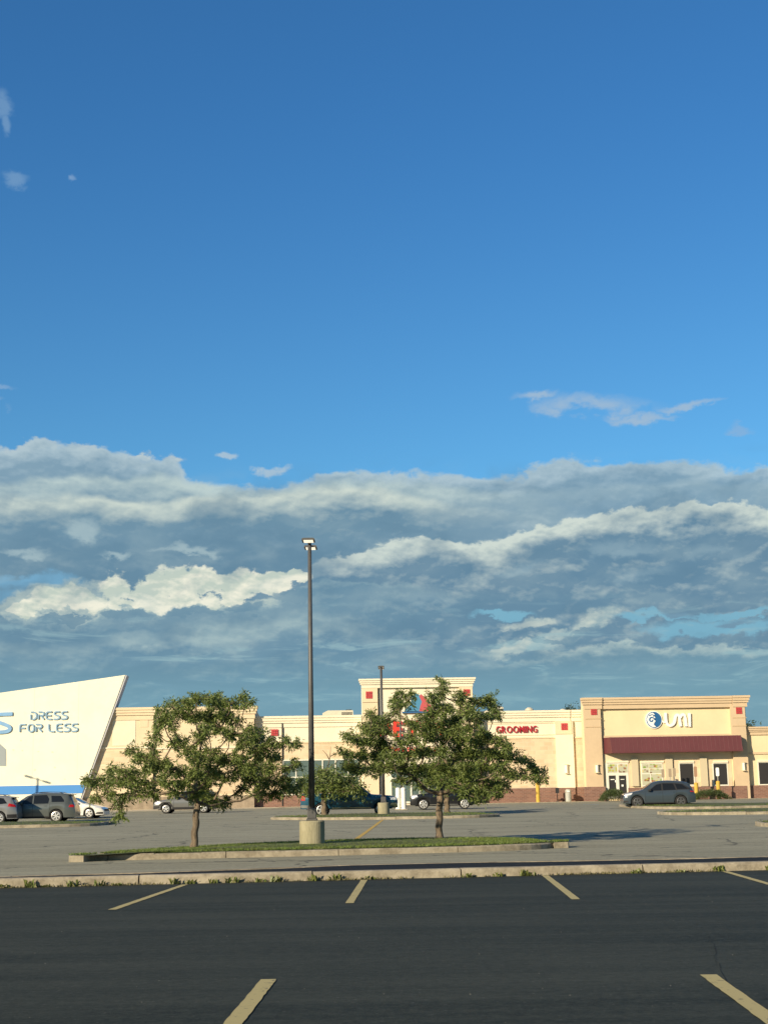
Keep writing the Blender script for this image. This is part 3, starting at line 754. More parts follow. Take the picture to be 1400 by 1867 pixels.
# flat roofs are seen from no eye-level place but close the volumes
# ---- building C: restaurant
oc = (fu(1215), 0, 0); RB = fempty('restaurant_building', oc[0])
tag(RB, 'sand and yellow restaurant front with maroon metal awning above brown brick base', 'building')
vd = -2.6
uc0, uc1 = fu(1067, 1300, vd), fu(1361, 1300, vd); wcd = fz(1215, 1270.5, vd)
B(uc0+.3, uc1-.3, vd+2.2, DEPTH, 0, wc-.5).build('rear_block', M_umi, RB, oc)
B(uc0, uc1, vd+.35, vd+2.19, 0, wcd-.05).build('wall', M_umi, RB, oc)
cornice(RB, oc, uc0+.01, fu(1097, 1280, vd), vd+.02, wcd+.0, 1.05, M_umit, back=.5, right=False)
cornice(RB, oc, fu(1098, 1280, vd), fu(1334, 1280, vd), vd+.14, wcd-.01, 1.05, M_umit, left=False, right=False, back=.4)
cornice(RB, oc, fu(1334.6, 1280, vd), uc1-.01, vd+.02, wcd+.0, 1.05, M_umit, back=.5, left=False)
for x0, x1 in ((1066.5, 1097), (1335, 1361.5)):
    f = FB(); f.box(fu(x0, 1350, vd), fu(x1, 1350, vd), vd, vd+.36, 0, fz(1080, 1291, vd)); f.build('pilaster', M_umit, RB, oc)
f = FB()
hline(f, 1067, 1097, 1311, vd, .05, .035); hline(f, 1067, 1097, 1326, vd, .05, .035); hline(f, 1335, 1361, 1309, vd, .05, .035); hline(f, 1335, 1361, 1324, vd, .05, .035)
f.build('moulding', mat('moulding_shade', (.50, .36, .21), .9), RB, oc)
square(RB, oc, 1076.5, 1291.5, 1088.5, 1304, vd); square(RB, oc, 1341, 1290, 1353, 1302, vd)
sconce(RB, oc, 1085, 1395, 1091.5, 1409, vd); sconce(RB, oc, 1352.5, 1391, 1358.5, 1405, vd)
vr = vd+.35
f = FB(); f.rect(1097.2, 1340, 1334.8, 1345, vr-.10, vr+.01); f.build('moulding', M_umit, RB, oc)
for a_ in ((1145, 1152), (1207, 1214), (1227, 1240), (1264, 1277), (1290, 1301), (1326, 1334.5)):
    f = FB(); f.rect(a_[0]+.2, 1386, a_[1]-.2, 1435, vr-.03, vr+.005); f.build('block_wall', M_block, RB, oc)
for a_ in ((1152, 1164), (1214, 1227), (1277, 1290)):
    f = FB(); f.rect(a_[0], 1381, a_[1], 1434, vr-.22, vr+.01); f.build('pilaster', mat('grey_sand', (.56, .48, .33), .9), RB, oc)
f = FB(); f.rect(1097.2, 1345, 1334.8, 1386, vr-.02, vr+.004); f.build('storefront_wall', M_tan, RB, oc)
# brick base in pieces around the door
f = FB()
for x0, x1 in ((1066, 1104), (1147, 1362.5)):
    vv = vd-.06
    u0, u1 = fu(x0, 1445, vv), fu(x1, 1445, vv); f.box(u0, u1, vv if x0 < 1100 else vd+.1, vr+.01, 0, fz((x0+x1)/2, 1435, vv))
f.box(fu(1334, 1445, vv), fu(1362.3, 1445, vv), vd-.06, vd+.1, 0, fz(1348, 1433.5, vv))
f.build('brick_base', M_brick, RB, oc)
# awning
uw0, uw1 = fu(1099, 1345, vr), fu(1352.5, 1345, vr-1.3)
wA1 = fz(1225, 1343, vr-1.05); wA0 = fz(1225, 1372, vr-1.35)
f = FB(); ya, yb = vr-.25, vr-1.35
yt = yb+.30
f.add([(uw0, vr, wA1), (uw0+.42, yt, wA1), (uw0+.55, yb, wA0+.12), (uw0+.55, yb, wA0), (uw0, vr, wA0), (uw1, vr, wA1), (uw1, yt, wA1), (uw1, yb, wA0+.12), (uw1, yb, wA0), (uw1, vr, wA0)],
      [(0, 1, 2, 3, 4), (9, 8, 7, 6, 5), (0, 5, 6, 1), (1, 6, 7, 2), (2, 7, 8, 3), (3, 8, 9, 4), (4, 9, 5, 0)])
aw = f.build('awning', M_maroon, RB, oc)
f = FB(); nrib = 30
for i in range(nrib+1):
    u = uw0+.52+(uw1-.05-uw0-.52)*i/nrib
    f.tube([(u, yt, wA1+.005), (u, yb, wA0+.125)], .018, 4)
f.build('seam', M_maroon, aw)
# door and windows
def food(name): 
    m = bpy.data.materials.new(name); m.use_nodes = True; t = m.node_tree; q = NG(t); bs = t.nodes['Principled BSDF']
    v = q.n('ShaderNodeTexVoronoi'); tcx = q.n('ShaderNodeTexCoord').outputs['Object']; mp = q.n('ShaderNodeMapping'); q.put(mp.inputs[0], tcx); mp.inputs['Scale'].default_value = (1, 0, 1.3)
    q.put(v.inputs['Vector'], mp.outputs[0]); v.inputs['Scale'].default_value = 3.2
    cr = q.n('ShaderNodeValToRGB'); e_ = cr.color_ramp.elements; cr.color_ramp.interpolation = 'CONSTANT'
    sp = q.n('ShaderNodeSeparateColor'); q.put(sp.inputs[0], v.outputs['Color']); q.put(cr.inputs[0], sp.outputs[0])
    e_[0].position = 0; e_[0].color = (.42, .40, .07, 1); e_[1].position = .25; e_[1].color = (.18, .09, .05, 1)
    for p_, c_ in ((.45, (.22, .32, .08, 1)), (.6, (.30, .14, .07, 1)), (.8, (.55, .48, .25, 1))):
        x_ = e_.new(p_); x_.color = c_
    q.put(bs.inputs['Base Color'], q.mix(q.smooth(v.outputs['Distance'], .55, .3), (.46, .46, .34, 1), cr.outputs[0])); bs.inputs['Roughness'].default_value = .3
    return m
M_food = food('dish_photo')
f = FB(); f.rect(1105, 1391, 1146, 1456.5, vr-.06, vr+.02); dr = f.build('shopfront', M_frame, RB, oc)
for x0, y0, x1, y1 in ((1107.5, 1394, 1124.5, 1409), (1127, 1394, 1143.5, 1409)):
    f = FB(); f.rect(x0, y0, x1, y1, vr-.075, vr-.055); f.build('poster', M_food, dr)
for x0, x1 in ((1110.5, 1123), (1129, 1142)):
    f = FB(); f.rect(x0, 1414.5, x1, 1452, vr-.075, vr-.055); f.build('door', M_blind, dr)
f = FB(); f.rect(1113, 1421, 1120, 1422.5, vr-.085, vr-.076); f.rect(1121, 1423, 1123, 1427, vr-.085, vr-.076); f.rect(1131, 1421, 1138, 1422, vr-.085, vr-.076); f.rect(1133, 1431, 1136.5, 1434.5, vr-.085, vr-.076); f.build('notice', M_signw, dr)
f = FB(); f.rect(1169, 1391.5, 1208.5, 1434, vr-.06, vr+.02); w2 = f.build('window', M_frame, RB, oc)
for x0, y0, x1, y1 in ((1170.5, 1393.5, 1182, 1401.5), (1183, 1393.5, 1206, 1401.5), (1170.5, 1403, 1182.5, 1410), (1184, 1403, 1206, 1410), (1170.5, 1412, 1185, 1432), (1187, 1412, 1206, 1432)):
    f = FB(); f.rect(x0, y0, x1, y1, vr-.075, vr-.055); f.build('poster', M_food, w2)
for x0, x1 in ((1240, 1264), (1301.5, 1325.5)):
    f = FB(); f.rect(x0-2, 1392, x1+2, 1433.5, vr-.05, vr+.01); wf = f.build('window', M_frame, RB, oc)
    f = FB(); f.rect(x0, 1393, x1, 1431, vr-.06, vr-.045); f.build('pane', M_blind, wf)
for x0, x1 in ((1105, 1146), (1168, 1210), (1238.5, 1265.5), (1300, 1327.5)):
    f = FB(); f.rect(x0, 1387.5, x1, 1391.3, vr-.14, vr+.01); f.build('lintel', M_cream, RB, oc)

# right wing of the restaurant
we = fz(1400, 1325, vr); ue1 = fu(1900, 1400, vr)
B(uc1, ue1, vr+.3, DEPTH, 0, we-.05).build('side_wing', M_umi, RB, oc)
cornice(RB, oc, uc1+.01, ue1, vr+.25, we, .75, M_umit, left=False, right=False, back=.6)
f = FB(); f.rect(1363, 1370, 1600, 1374, vr+.2, vr+.31); f.build('moulding', M_umit, RB, oc)
f = FB(); f.box(uc1+.01, ue1, vr+.15, vr+.31, 0, fz(1380, 1432.5, vr+.3)); f.build('brick_base', M_brick, RB, oc)
for x0 in (1384, 1450, 1520):
    f = FB(); f.rect(x0-2, 1390, x0+26, 1432, vr+.24, vr+.31); wf = f.build('window', M_frame, RB, oc)
    f = FB(); f.rect(x0, 1391, x0+24, 1430, vr+.23, vr+.26); f.build('pane', M_blind, wf)
    f = FB(); f.rect(x0-3, 1385.5, x0+27, 1389.6, vr+.16, vr+.31); f.build('lintel', M_cream, RB, oc)

# ---- slanted white panel building (left)
vp = -1.7
op = (fu(60), vp, 0); WP = fempty('store_facade', op[0], vp)
tag(WP, 'big slanted white store front panel with blue band along its foot', 'building')
def Q(px, py, v=vp): return FU(px, py, v)
pan = [Q(-520, 1342), Q(228, 1231), Q(139, 1458), (Q(-520, 1458)[0], 0.0)]
pan = [Q(-520, 1338), Q(228, 1231), (Q(139, 1457)[0], 0.0), (Q(-520, 1457)[0], 0.0)]
f = FB(); f.prism_xz([(x, z) for x, z in pan], vp, vp+1.7); f.build('slanted_panel', M_white, WP, op)
def onright(z):      # slanted right edge at height z
    (xa, za), (xb, zb) = pan[1], pan[2]; return xa+(xb-xa)*(z-za)/(zb-za)
z1, z0 = Q(60, 1433)[1], Q(60, 1448.5)[1]
f = FB(); f.prism_xz([(pan[0][0], z0), (onright(z0)-.01, z0), (onright(z1)-.01, z1), (pan[0][0], z1)], vp-.03, vp+.01); f.build('blue_band', M_blue, WP, op)
f = FB(); f.prism_xz([pan[1], pan[2], (pan[2][0]+.16, 0), (pan[1][0]+.16, pan[1][1]-.02)], vp+.06, vp+1.72); f.build('shaded_edge', M_side, WP, op)  # side face of the panel, its shade put into the grey colour
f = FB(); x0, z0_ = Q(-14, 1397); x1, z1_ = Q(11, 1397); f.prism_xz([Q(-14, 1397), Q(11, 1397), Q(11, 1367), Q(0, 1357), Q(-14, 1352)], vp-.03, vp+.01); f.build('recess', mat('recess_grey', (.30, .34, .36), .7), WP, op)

f = FB()
for px_ in (-95, -20, 62, 143): 
    ut = fu(px_, 1300, vp); zt_ = pan[0][1]+(pan[1][1]-pan[0][1])*(ut-pan[0][0])/(pan[1][0]-pan[0][0])-.06
    zlo = .02 if ut < pan[2][0] else None
    if zlo is None: zlo = pan[2][1]+(ut-pan[2][0])*(pan[1][1]-pan[2][1])/(pan[1][0]-pan[2][0])+.1
    for za_, zb_ in ((zlo, z0-.01), (z1+.01, zt_)):
        if zb_ > max(za_, zlo): f.box(ut-.012, ut+.012, vp-.004, vp+.01, max(za_, zlo), zb_)
f.build('panel_joint', mat('joint_pale', (.62, .60, .50), .8), WP, op)
rd = random.Random(4); f = FB()
for px_, py_ in ((25, 1368), (41, 1369), (64, 1404), (118, 1421), (100, 1400), (96, 1372), (70, 1371), (38, 1351)):
    x_, z_ = Q(px_, py_); f.prism_xz([(x_+rd.uniform(.05, .16)*math.cos(k), z_+rd.uniform(.05, .13)*math.sin(k)) for k in (0, .9, 1.8, 2.7, 3.6, 4.5, 5.4)], vp-.003, vp+.01)
f.build('scuff', mat('scuff', (.66, .64, .50), .8), WP, op)
# ---- signs
def strokes(parent, org, m, letters, w, v0, v1, name='letter'):
    for L in letters:
        f = MB()
        for i, st in enumerate(L): f.sweep(st, w, v0-.003*i, v1)
        f.build(name, m, parent, org)
def smoothp(p, n=2):
    for _ in range(n):
        q = [p[0]]
        for i in range(len(p)-1):
            a_, c_ = Vector(p[i]), Vector(p[i+1]); q += [tuple(a_*.75+c_*.25), tuple(a_*.25+c_*.75)]
        q.append(p[-1]); p = q
    return p
GLY = {
 'D': [[(.0, 0), (.0, .66)], [(.0, 1), (.6, 1), (.95, .75), (.95, .25), (.6, 0), (.22, 0)]],
 'R': [[(.0, 0), (.0, .66)], [(.0, 1), (.75, 1), (.95, .8), (.85, .55), (.3, .5), (.5, .42), (.95, 0)]],
 'E': [[(.95, 1), (.2, 1), (0, .8), (0, .2), (.2, 0), (.95, 0)], [(.22, .5), (.85, .5)]],
 'S': [[(1.0, 1), (.3, 1), (.05, .8), (.2, .55), (.8, .48), (.98, .25), (.75, 0), (-.05, 0)]],
 'F': [[(.95, 1), (.2, 1), (0, .8), (0, 0)], [(.2, .5), (.85, .5)]],
 'O': [[(.3, 1), (.05, .75), (.05, .25), (.3, 0), (.7, 0), (.95, .25), (.95, .75), (.7, 1), (.42, 1)]],
 'L': [[(0, 1), (0, .2), (.2, 0), (.95, 0)]],
}
def signline(parent, org, m, text, xs, y0, y1, wpx, v):
    sc = abs(Q(100, 1300, v)[0]-Q(101, 1300, v)[0])
    Ls = []
    for ch, (xa, xb) in zip(text, xs):
        ya = y0-(xa-60)*.012; L = []
        for st in GLY[ch]: L.append(smoothp([Q(xa+(xb-xa)*px_, ya+(y1-y0)*(1-py_), v) for px_, py_ in st], 1))
        Ls.append(L)
    strokes(parent, org, m, Ls, wpx*sc, v-.05, v+.05)
s1 = fempty('store_sign', Q(60, 1320)[0], vp); og = (Q(60, 1320)[0], vp, 0)
tag(s1, 'pale blue channel letters reading DRESS FOR LESS on the slanted white panel', 'sign')
def spans(x0, x1, n, gap): 
    w_ = (x1-x0-gap*(n-1))/n; return [(x0+i*(w_+gap), x0+i*(w_+gap)+w_) for i in range(n)]
vs = vp-.06
signline(s1, og, M_sblue, 'DRESS', spans(56, 123, 5, 3.2), 1298.5, 1312, 2.5, vs)
signline(s1, og, M_sblue, 'FOR', spans(36, 77, 3, 3.2), 1321, 1334.5, 2.5, vs)
signline(s1, og, M_sblue, 'LESS', spans(89, 142, 4, 3), 1321, 1334.5, 2.5, vs)
s2 = fempty('store_sign', Q(0, 1320)[0], vp); og2 = (Q(0, 1320)[0], vp, 0)
tag(s2, 'large rounded blue letter S cut by the left edge of the picture', 'sign')
sc = abs(Q(100, 1300)[0]-Q(101, 1300)[0])
strokes(s2, og2, M_lblue, [[smoothp([Q(23, 1302, vs), Q(-8, 1303, vs), Q(-19, 1307, vs), Q(-14, 1314, vs), Q(6, 1320, vs), Q(19, 1326, vs), Q(17, 1333, vs), Q(4, 1335.5, vs), Q(-26, 1336, vs)], 2)]], 6.6*sc, vs-.06, vs+.05)

def text_mesh(txt, size, depth, bold=.0):
    c = bpy.data.curves.new('t', 'FONT'); c.body = txt; c.size = size; c.extrude = depth/2; c.offset = bold; c.resolution_u = 4
    o = bpy.data.objects.new('t', c); col.objects.link(o); dg = bpy.context.evaluated_depsgraph_get()
    me = bpy.data.meshes.new_from_object(o.evaluated_get(dg)); bpy.data.objects.remove(o); return me
def text_letters(parent, org, txt, m, u0, u1, w0, w1, v, depth=.12, bold=0.0, name='letter', single=False):
    """each character its own mesh, fitted to a box on the facade"""
    items = []; x = 0.0
    adv = []
    ref = text_mesh('H', 1, depth, bold*1.0); hz = [p.co.y for p in ref.vertices]; cap = max(hz)-min(hz)
    for ch in txt:
        if ch == ' ': x += .32; continue
        me = text_mesh(ch, 1, depth, bold); xs_ = [p.co.x for p in me.vertices]
        items.append((me, x-min(xs_))); x += max(xs_)-min(xs_)+.14
    tot = x-.14; su = (u1-u0)/tot; sw = (w1-w0)/cap
    for me, off in items:
        for p in me.vertices:
            X, Y, Z = p.co; p.co = (u0+(X+off)*su-org[0], v-Z-org[1], w0+Y*sw-org[2])
        me.materials.clear(); me.materials.append(m); me.name = name
        me.flip_normals() if False else None
        o = bpy.data.objects.new(name, me); col.objects.link(o); o.parent = parent
u0, w1 = FU(904, 1324.5, -.15); u1, w0 = FU(979.5, 1335.5, -.15)
og = (u0, -.15, 0); s3 = fempty('store_sign', u0, -.15)
tag(s3, 'dark red block letters reading GROOMING on the cream parapet', 'sign')
text_letters(s3, og, 'GROOMING', M_red, u0, u1, w0, w1, -.1, .10, .012)
# pet store sign on the tower: animals, name and tagline
vq = vt+.12
u0, w1 = FU(693, 1315, vq); u1, w0 = FU(826, 1341, vq); og = (u0, vq, 0)
s4 = fempty('store_sign', u0, vq); tag(s4, 'red store name under blue dog and red cat heads, high on the entrance tower', 'sign')
text_letters(s4, og, 'PETCO', M_redb, u0, u1, w0, w1, vq-.1, .2, .03)
u0, w1 = FU(700, 1361, vq); u1, w0 = FU(806, 1369, vq)
text_letters(s4, og, 'Where the pets go.', M_redb, u0, u1, w0, w1, vq-.05, .08, .01)
f = FB(); f.prism_xz([FU(735, 1382, vq), FU(742, 1377, vq), FU(752, 1374, vq), FU(756, 1376, vq), FU(750, 1380, vq)], vq-.12, vq+.0); f.build('swoosh', M_redb, s4, og)
f = FB(); f.prism_xz([FU(x, y, vq) for x, y in ((737, 1297), (744, 1288), (750, 1285), (749, 1276), (752, 1268), (758, 1265), (766, 1268), (770, 1276), (771, 1286), (768, 1297))], vq-.1, vq+.14); f.build('dog_head', mat('logo_blue', (.07, .24, .40), .5), s4, og)
f = FB(); f.prism_xz([FU(x, y, vq) for x, y in ((764, 1297), (766, 1288), (769, 1280), (764, 1270), (767, 1266), (773, 1271), (778, 1273), (779, 1282), (786, 1287), (785, 1294), (778, 1298))], vq-.14, vq-.101); f.build('cat_head', mat('logo_red', (.50, .09, .10), .5), s4, og)
f = FB(); f.rect(733, 1297.6, 796, 1300, vq-.12, vq+.14); f.build('base_line', M_navy, s4, og)

# restaurant logo
vu = vr-.12
cu, cw = FU(1192, 1312.8, vu); rr_ = abs(FU(1207.3, 1312, vu)[0]-FU(1192, 1312, vu)[0]); og = (cu, vr, 0)
s5 = fempty('restaurant_sign', cu, vr); tag(s5, 'round blue and white wave emblem joined to white letters umi above the awning', 'sign')
def ell(cx, cz, rx, rz, n=32, a0=0, a1=2*math.pi): return [(cx+rx*math.cos(a0+(a1-a0)*i/n), cz+rz*math.sin(a0+(a1-a0)*i/n)) for i in range(n)]
f = MB(); f.prism_xz(ell(cu, cw, rr_, rr_*1.04), vu, vr); f.build('emblem_back', M_signw, s5, og)
f = MB(); f.prism_xz(ell(cu, cw, rr_*.9, rr_*.94), vu-.03, vu-.002); f.build('emblem_disc', mat('emblem_blue', (.022, .11, .28), .4), s5, og)
f = MB()
cres = [(cu+rr_*x, cw+rr_*z) for x, z in ((-.10, .84), (-.45, .72), (-.72, .45), (-.84, .05), (-.72, -.42), (-.40, -.75), (-.02, -.86), (.22, -.80), (-.05, -.62), (-.02, -.38), (.18, -.15), (.05, .05), (.16, .28), (.02, .42), (.10, .60))]
f.prism_xz(cres, vu-.06, vu-.032); f.build('wave', M_signw, s5, og)
f = MB()
sp = [(cu+rr_*(-.30+.36*math.cos(t)*(1-t/9)), cw+rr_*(-.02+.36*math.sin(t)*(1-t/9))) for t in [i*.35 for i in range(20)]]
f.sweep(sp, rr_*.15, vu-.09, vu-.062); f.build('spiral', M_navy, s5, og)
f = MB(); f.sweep(smoothp([(cu+rr_*x, cw+rr_*z) for x, z in ((-.6, .5), (-.2, .62), (.05, .5), (-.1, .4))], 2), rr_*.09, vu-.0915, vu-.062); f.build('spray', M_navy, s5, og)
def c6(x, y): return FU(1040+x/3.889, 1240+y/3.889, vu)
sw_ = abs(c6(100, 280)[0]-c6(117, 280)[0])
Um = [[smoothp([c6(674, 234), c6(676, 290), c6(688, 322), c6(714, 326), c6(738, 305), c6(742, 262), c6(756, 244), c6(770, 256), c6(776, 300), c6(782, 330)], 2)],
      [smoothp([c6(776, 268), c6(790, 244), c6(806, 246), c6(814, 275), c6(820, 330)], 2)], [[c6(843, 236), c6(845, 332)]], [smoothp([c6(646, 290), c6(660, 303), c6(684, 300)], 2)]]
for i, L in enumerate(Um):
    f = MB(); f.sweep(L[0], sw_*(1.0 if i < 3 else .5), vu-.06-.004*i, vr-.0); f.build('letter' if i < 3 else 'tail', M_signw, s5, og)

# ---- roof equipment
def roof_unit(x0, y0, x1, y1, v, label, fan=True):
    u0, w1 = FU(x0, y0, v); u1, w0 = FU(x1, y1, v); w0 = wb-.4
    e_ = fempty('roof_unit', (u0+u1)/2, v+1, w0); og = ((u0+u1)/2, v+1, w0)
    f = MB(); f.prism_xz([(u0, w0), (u1, w0), (u1, w1-.05), (u1-.1, w1), (u0+.5, w1), (u0, w1-.25)], v, v+2.2); f.build('housing', M_unit, e_, og)
    f = MB(); n = 6
    ua, ub_ = u0+(u1-u0)*.62, u1-.1
    for i in range(n): 
        z_ = w0+.5+(w1-w0-.65)*i/n; f.box(ua, ub_, v-.03, v-.001, z_, z_+.05)
    f.build('louvre', M_dark, e_, og)
    f = MB(); f.tube([(u1-.4, v+.8, w1-.02), (u1-.4, v+.8, w1+.1)], .3, 12); f.build('fan', M_dark, e_, og)
    return tag(e_, label, 'roof unit')
roof_unit(588, 1296, 644, 1306, 6, 'long beige rooftop air unit on the left part of the pet store roof')
roof_unit(889, 1289.5, 918, 1299, 6, 'shorter beige rooftop air unit just right of the entrance tower')
def vent(px, py, v, label):
    u, w = FU(px, py, v); w0 = wc-.3; e_ = fempty('roof_vent', u, v, w0); og = (u, v, w0)
    f = MB(); f.lathe([(.0, w0), (.22, w0), (.22, w-.35), (.42, w-.3), (.42, w-.2), (.2, w-.03), (0, w)], 14, 'z', (u, v, 0)); f.build('hood', M_unit, e_, og, smooth=False)
    f = MB(); f.lathe([(.34, w-.42), (.36, w-.31)], 14, 'z', (u, v, 0)); f.build('collar', M_post, e_, og)
    return tag(e_, label, 'roof vent')
vent(964.5, 1290, 5, 'mushroom shaped metal vent on the roof above the GROOMING letters')
vent(1026, 1292.5, 5, 'small pale vent on the roof near the restaurant corner')

# ---------------------------------------------------------------- street furniture
def bollard(px, py, v, label, top_y, sign=None, w=.09):
    u = fu(px, py, v); base = fw(u, v, 0); z = max(gh(base.y), .8 if v > -4.2 else 0)
    e_ = empty('bollard', (base.x, base.y, z)); h = atY(px, top_y, base.y).z-z
    f = MB(); f.lathe([(0, 0), (w*1.1, 0), (w*1.1, h-.08), (w*.7, h-.02), (0, h)], 14); f.build('post', M_yel, e_, smooth=False)
    if sign:
        y1_, wpx, m_, kind_ = sign; z1_ = atY(px, y1_, base.y).z-z
        f = MB(); f.box(-.03, .03, -.03, .03, h-.02, z1_); f.build('sign_post', M_post, e_)
        zb = h+.35*(z1_-h) if kind_ else h+.2
        f = MB(); pw_ = .15
        f.prism_xz([(-pw_, zb+.06), (-pw_+.05, zb), (pw_-.05, zb), (pw_, zb+.06), (pw_, z1_-.06), (pw_-.05, z1_), (-pw_+.05, z1_), (-pw_, z1_-.06)], -.045, -.031); f.build('sign_plate', m_, e_)
    tag(e_, label, 'bollard'); return e_
bollard(981, 1459, -3.2, 'plain yellow bollard on the pavement below the GROOMING letters', 1427, w=.16)
bollard(1270, 1449, -4.6, 'yellow bollard carrying a brown backed sign right behind the grey blue car', 1427, (1398, 5, mat('sign_brown', (.33, .20, .12), .7), True), w=.17)
bollard(1310, 1446, -4.6, 'yellow bollard carrying a white sign in front of the second dark window', 1424, (1400, 5, M_signw, True), w=.17)
def sign_post(px, top, v, label):
    u = fu(px, 1450, v); base = fw(u, v, 0); z = .8; e_ = empty('sign_post', (base.x, base.y, z)); h = atY(px, top, base.y).z-z
    f = MB(); f.box(-.03, .03, -.03, .03, 0, h); f.build('pole', M_post, e_)
    f = MB(); f.box(-.13, .13, -.05, -.031, h-.75, h); f.build('sign_plate', mat('sign_grey', (.30, .24, .17), .7), e_)
    return tag(e_, label, 'sign', 'parking signs in front of the restaurant')
sign_post(1210.5, 1403, -4.0, 'narrow parking sign seen edge on, nearest the window with dish photos')
sign_post(1223.5, 1402, -4.0, 'narrow parking sign in the middle of three behind the grey blue car')
sign_post(1231.5, 1401, -4.0, 'narrow parking sign nearest the first dark window')
# bin and cart sign by the wall
u = fu(1036, 1450, -1.4); p = fw(u, -1.4, 0)
e_ = empty('litter_bin', (p.x, p.y, .815)); hh = atY(1036, 1439, p.y).z-.815
f = MB(); f.lathe([(0, 0), (.27, 0), (.28, .03), (.28, hh*.72), (.25, hh*.74)], 20); f.build('body', M_can, e_, smooth=False)
f = MB(); f.lathe([(.25, hh*.74), (.29, hh*.76), (.28, hh*.88), (.2, hh*.97), (0, hh)], 20); f.build('dome_lid', M_can, e_)
f = MB(); f.box(-.12, .12, -.295, -.27, hh*.77, hh*.86); f.build('flap', M_signw, e_)
tag(e_, 'round grey litter bin with domed lid against the brick base', 'litter bin')
u = fu(1016, 1450, -1.2); p = fw(u, -1.2, 0); e_ = empty('small_sign', (p.x, p.y, .815)); hh = atY(1016, 1437, p.y).z-.815
f = MB(); f.tube([(0, 0, 0), (0, 0, hh)], .035, 8); f.lathe([(0, 0), (.16, 0), (.14, .05), (0, .06)], 12); f.build('stand', M_dark, e_)
f = MB(); f.box(-.17, .17, -.06, -.036, hh*.62, hh); f.build('board', M_dark, e_)
tag(e_, 'small dark stand with a board left of the litter bin', 'stand')

# lamp posts
def lamp_post(base, H, ped_r, ped_h, r0, r1, label, hd=.82, head_dir=0.0, lens=True, group='parking lot lamp posts'):
    e_ = empty('lamp_post', base, head_dir)
    f = MB(); f.lathe([(0, -.1), (ped_r, -.1), (ped_r*1.0, ped_h-.03), (ped_r-.03, ped_h), (0, ped_h)], 32); f.build('pedestal', M_ped, e_, smooth=False)
    f = MB(); a_ = r0*1.75
    f.box(-a_, a_, -a_, a_, ped_h, ped_h+.06); f.box(-a_*.82, a_*.82, -a_*.82, a_*.82, ped_h+.06, ped_h+.34); f.build('base_cover', M_pole, e_, bevel=.015)
    f = MB(); f.tube([(0, 0, ped_h+.33), (0, 0, H*.5), (0, 0, H)], [r0, (r0+r1)/2, r1], 16); f.build('pole', M_pole, e_, smooth=True)
    for s_ in (-1, 1):
        z = H-.10
        f = MB(); f.box(-.04, .04, s_*r1*.9 if s_ > 0 else -.40, .40 if s_ > 0 else -r1*.9, z-.03, z+.015); f.build('arm', M_pole, e_)
        y0, y1 = (.36, .86) if s_ > 0 else (-.86, -.36)
        f = MB(); f.prism_xz([(-.22*hd, z-.035), (.22*hd, z-.035), (.22*hd, z+.0), (.17*hd, z+.022), (-.17*hd, z+.022), (-.22*hd, z+.0)], y0, y1)
        h_ = f.build('lamp_head', M_pole, e_)
        f = MB(); f.box(-.165*hd, .165*hd, y0+.04, y1-.04, z-.045, z-.035); f.build('lens', M_lens if lens else M_shopg, h_)
    return tag(e_, label, 'lamp post', group)
p1 = G(569, 1540, .19); top1 = atY(569, 985, p1.y).z
lamp_post((p1.x, p1.y, gh(p1.y)+.17), top1-gh(p1.y)-.17, .35, .66, .088, .052, 'tall brown lamp post on a round concrete pedestal in the nearest island', head_dir=YAW)
p2 = G(699.5, 1485, .19); t2 = atY(698, 1214, p2.y).z
lamp_post((p2.x, p2.y, gh(p2.y)+.15), t2-gh(p2.y)-.15, .34, .70, .10, .07, 'dark lamp post standing in the second island beside the blue pickup truck', head_dir=YAW, lens=False)
p3 = atY(733, 1470, 122); t3 = atY(733, 1291, 122).z
lamp_post((p3.x, p3.y, gh(122)), t3-gh(122), .34, .70, .10, .07, 'farthest lamp post, its head barely showing before the entrance tower', head_dir=YAW, lens=False)
# lamp post outside the frame whose shadow falls on the white panel
u, w = FU(69, 1419, vp); sp_ = fw(u, vp, w); Htop = 9.0
t_ = (gh(125)+Htop-sp_.z)/TS.z; pp = sp_+TS*t_
lamp_post((pp.x, pp.y, gh(pp.y)), Htop, .34, .7, .10, .07, 'lamp post outside the left edge that shades a thin line on the white panel', head_dir=R(40))

# white twin posts near the store entrance
p = G(731, 1477); z = gh(p.y)
e_ = empty('charging_post', (p.x, p.y, z)); hh = atY(731, 1435, p.y).z-z
for dx in (-.19, .19):
    f = MB(); f.lathe([(0, 0), (.20, 0), (.20, .05), (.165, .08), (.165, hh-.05-abs(dx)*.3), (.10, hh-abs(dx)*.3), (0, hh-abs(dx)*.3)], 16, 'z', (dx, 0, 0)); f.build('column', M_signw, e_)
f = MB(); f.box(-.45, .45, -.3, .3, -.05, .05); f.build('base', M_kerb, e_)
tag(e_, 'pair of stout white columns between the blue pickup and the black car', 'post')

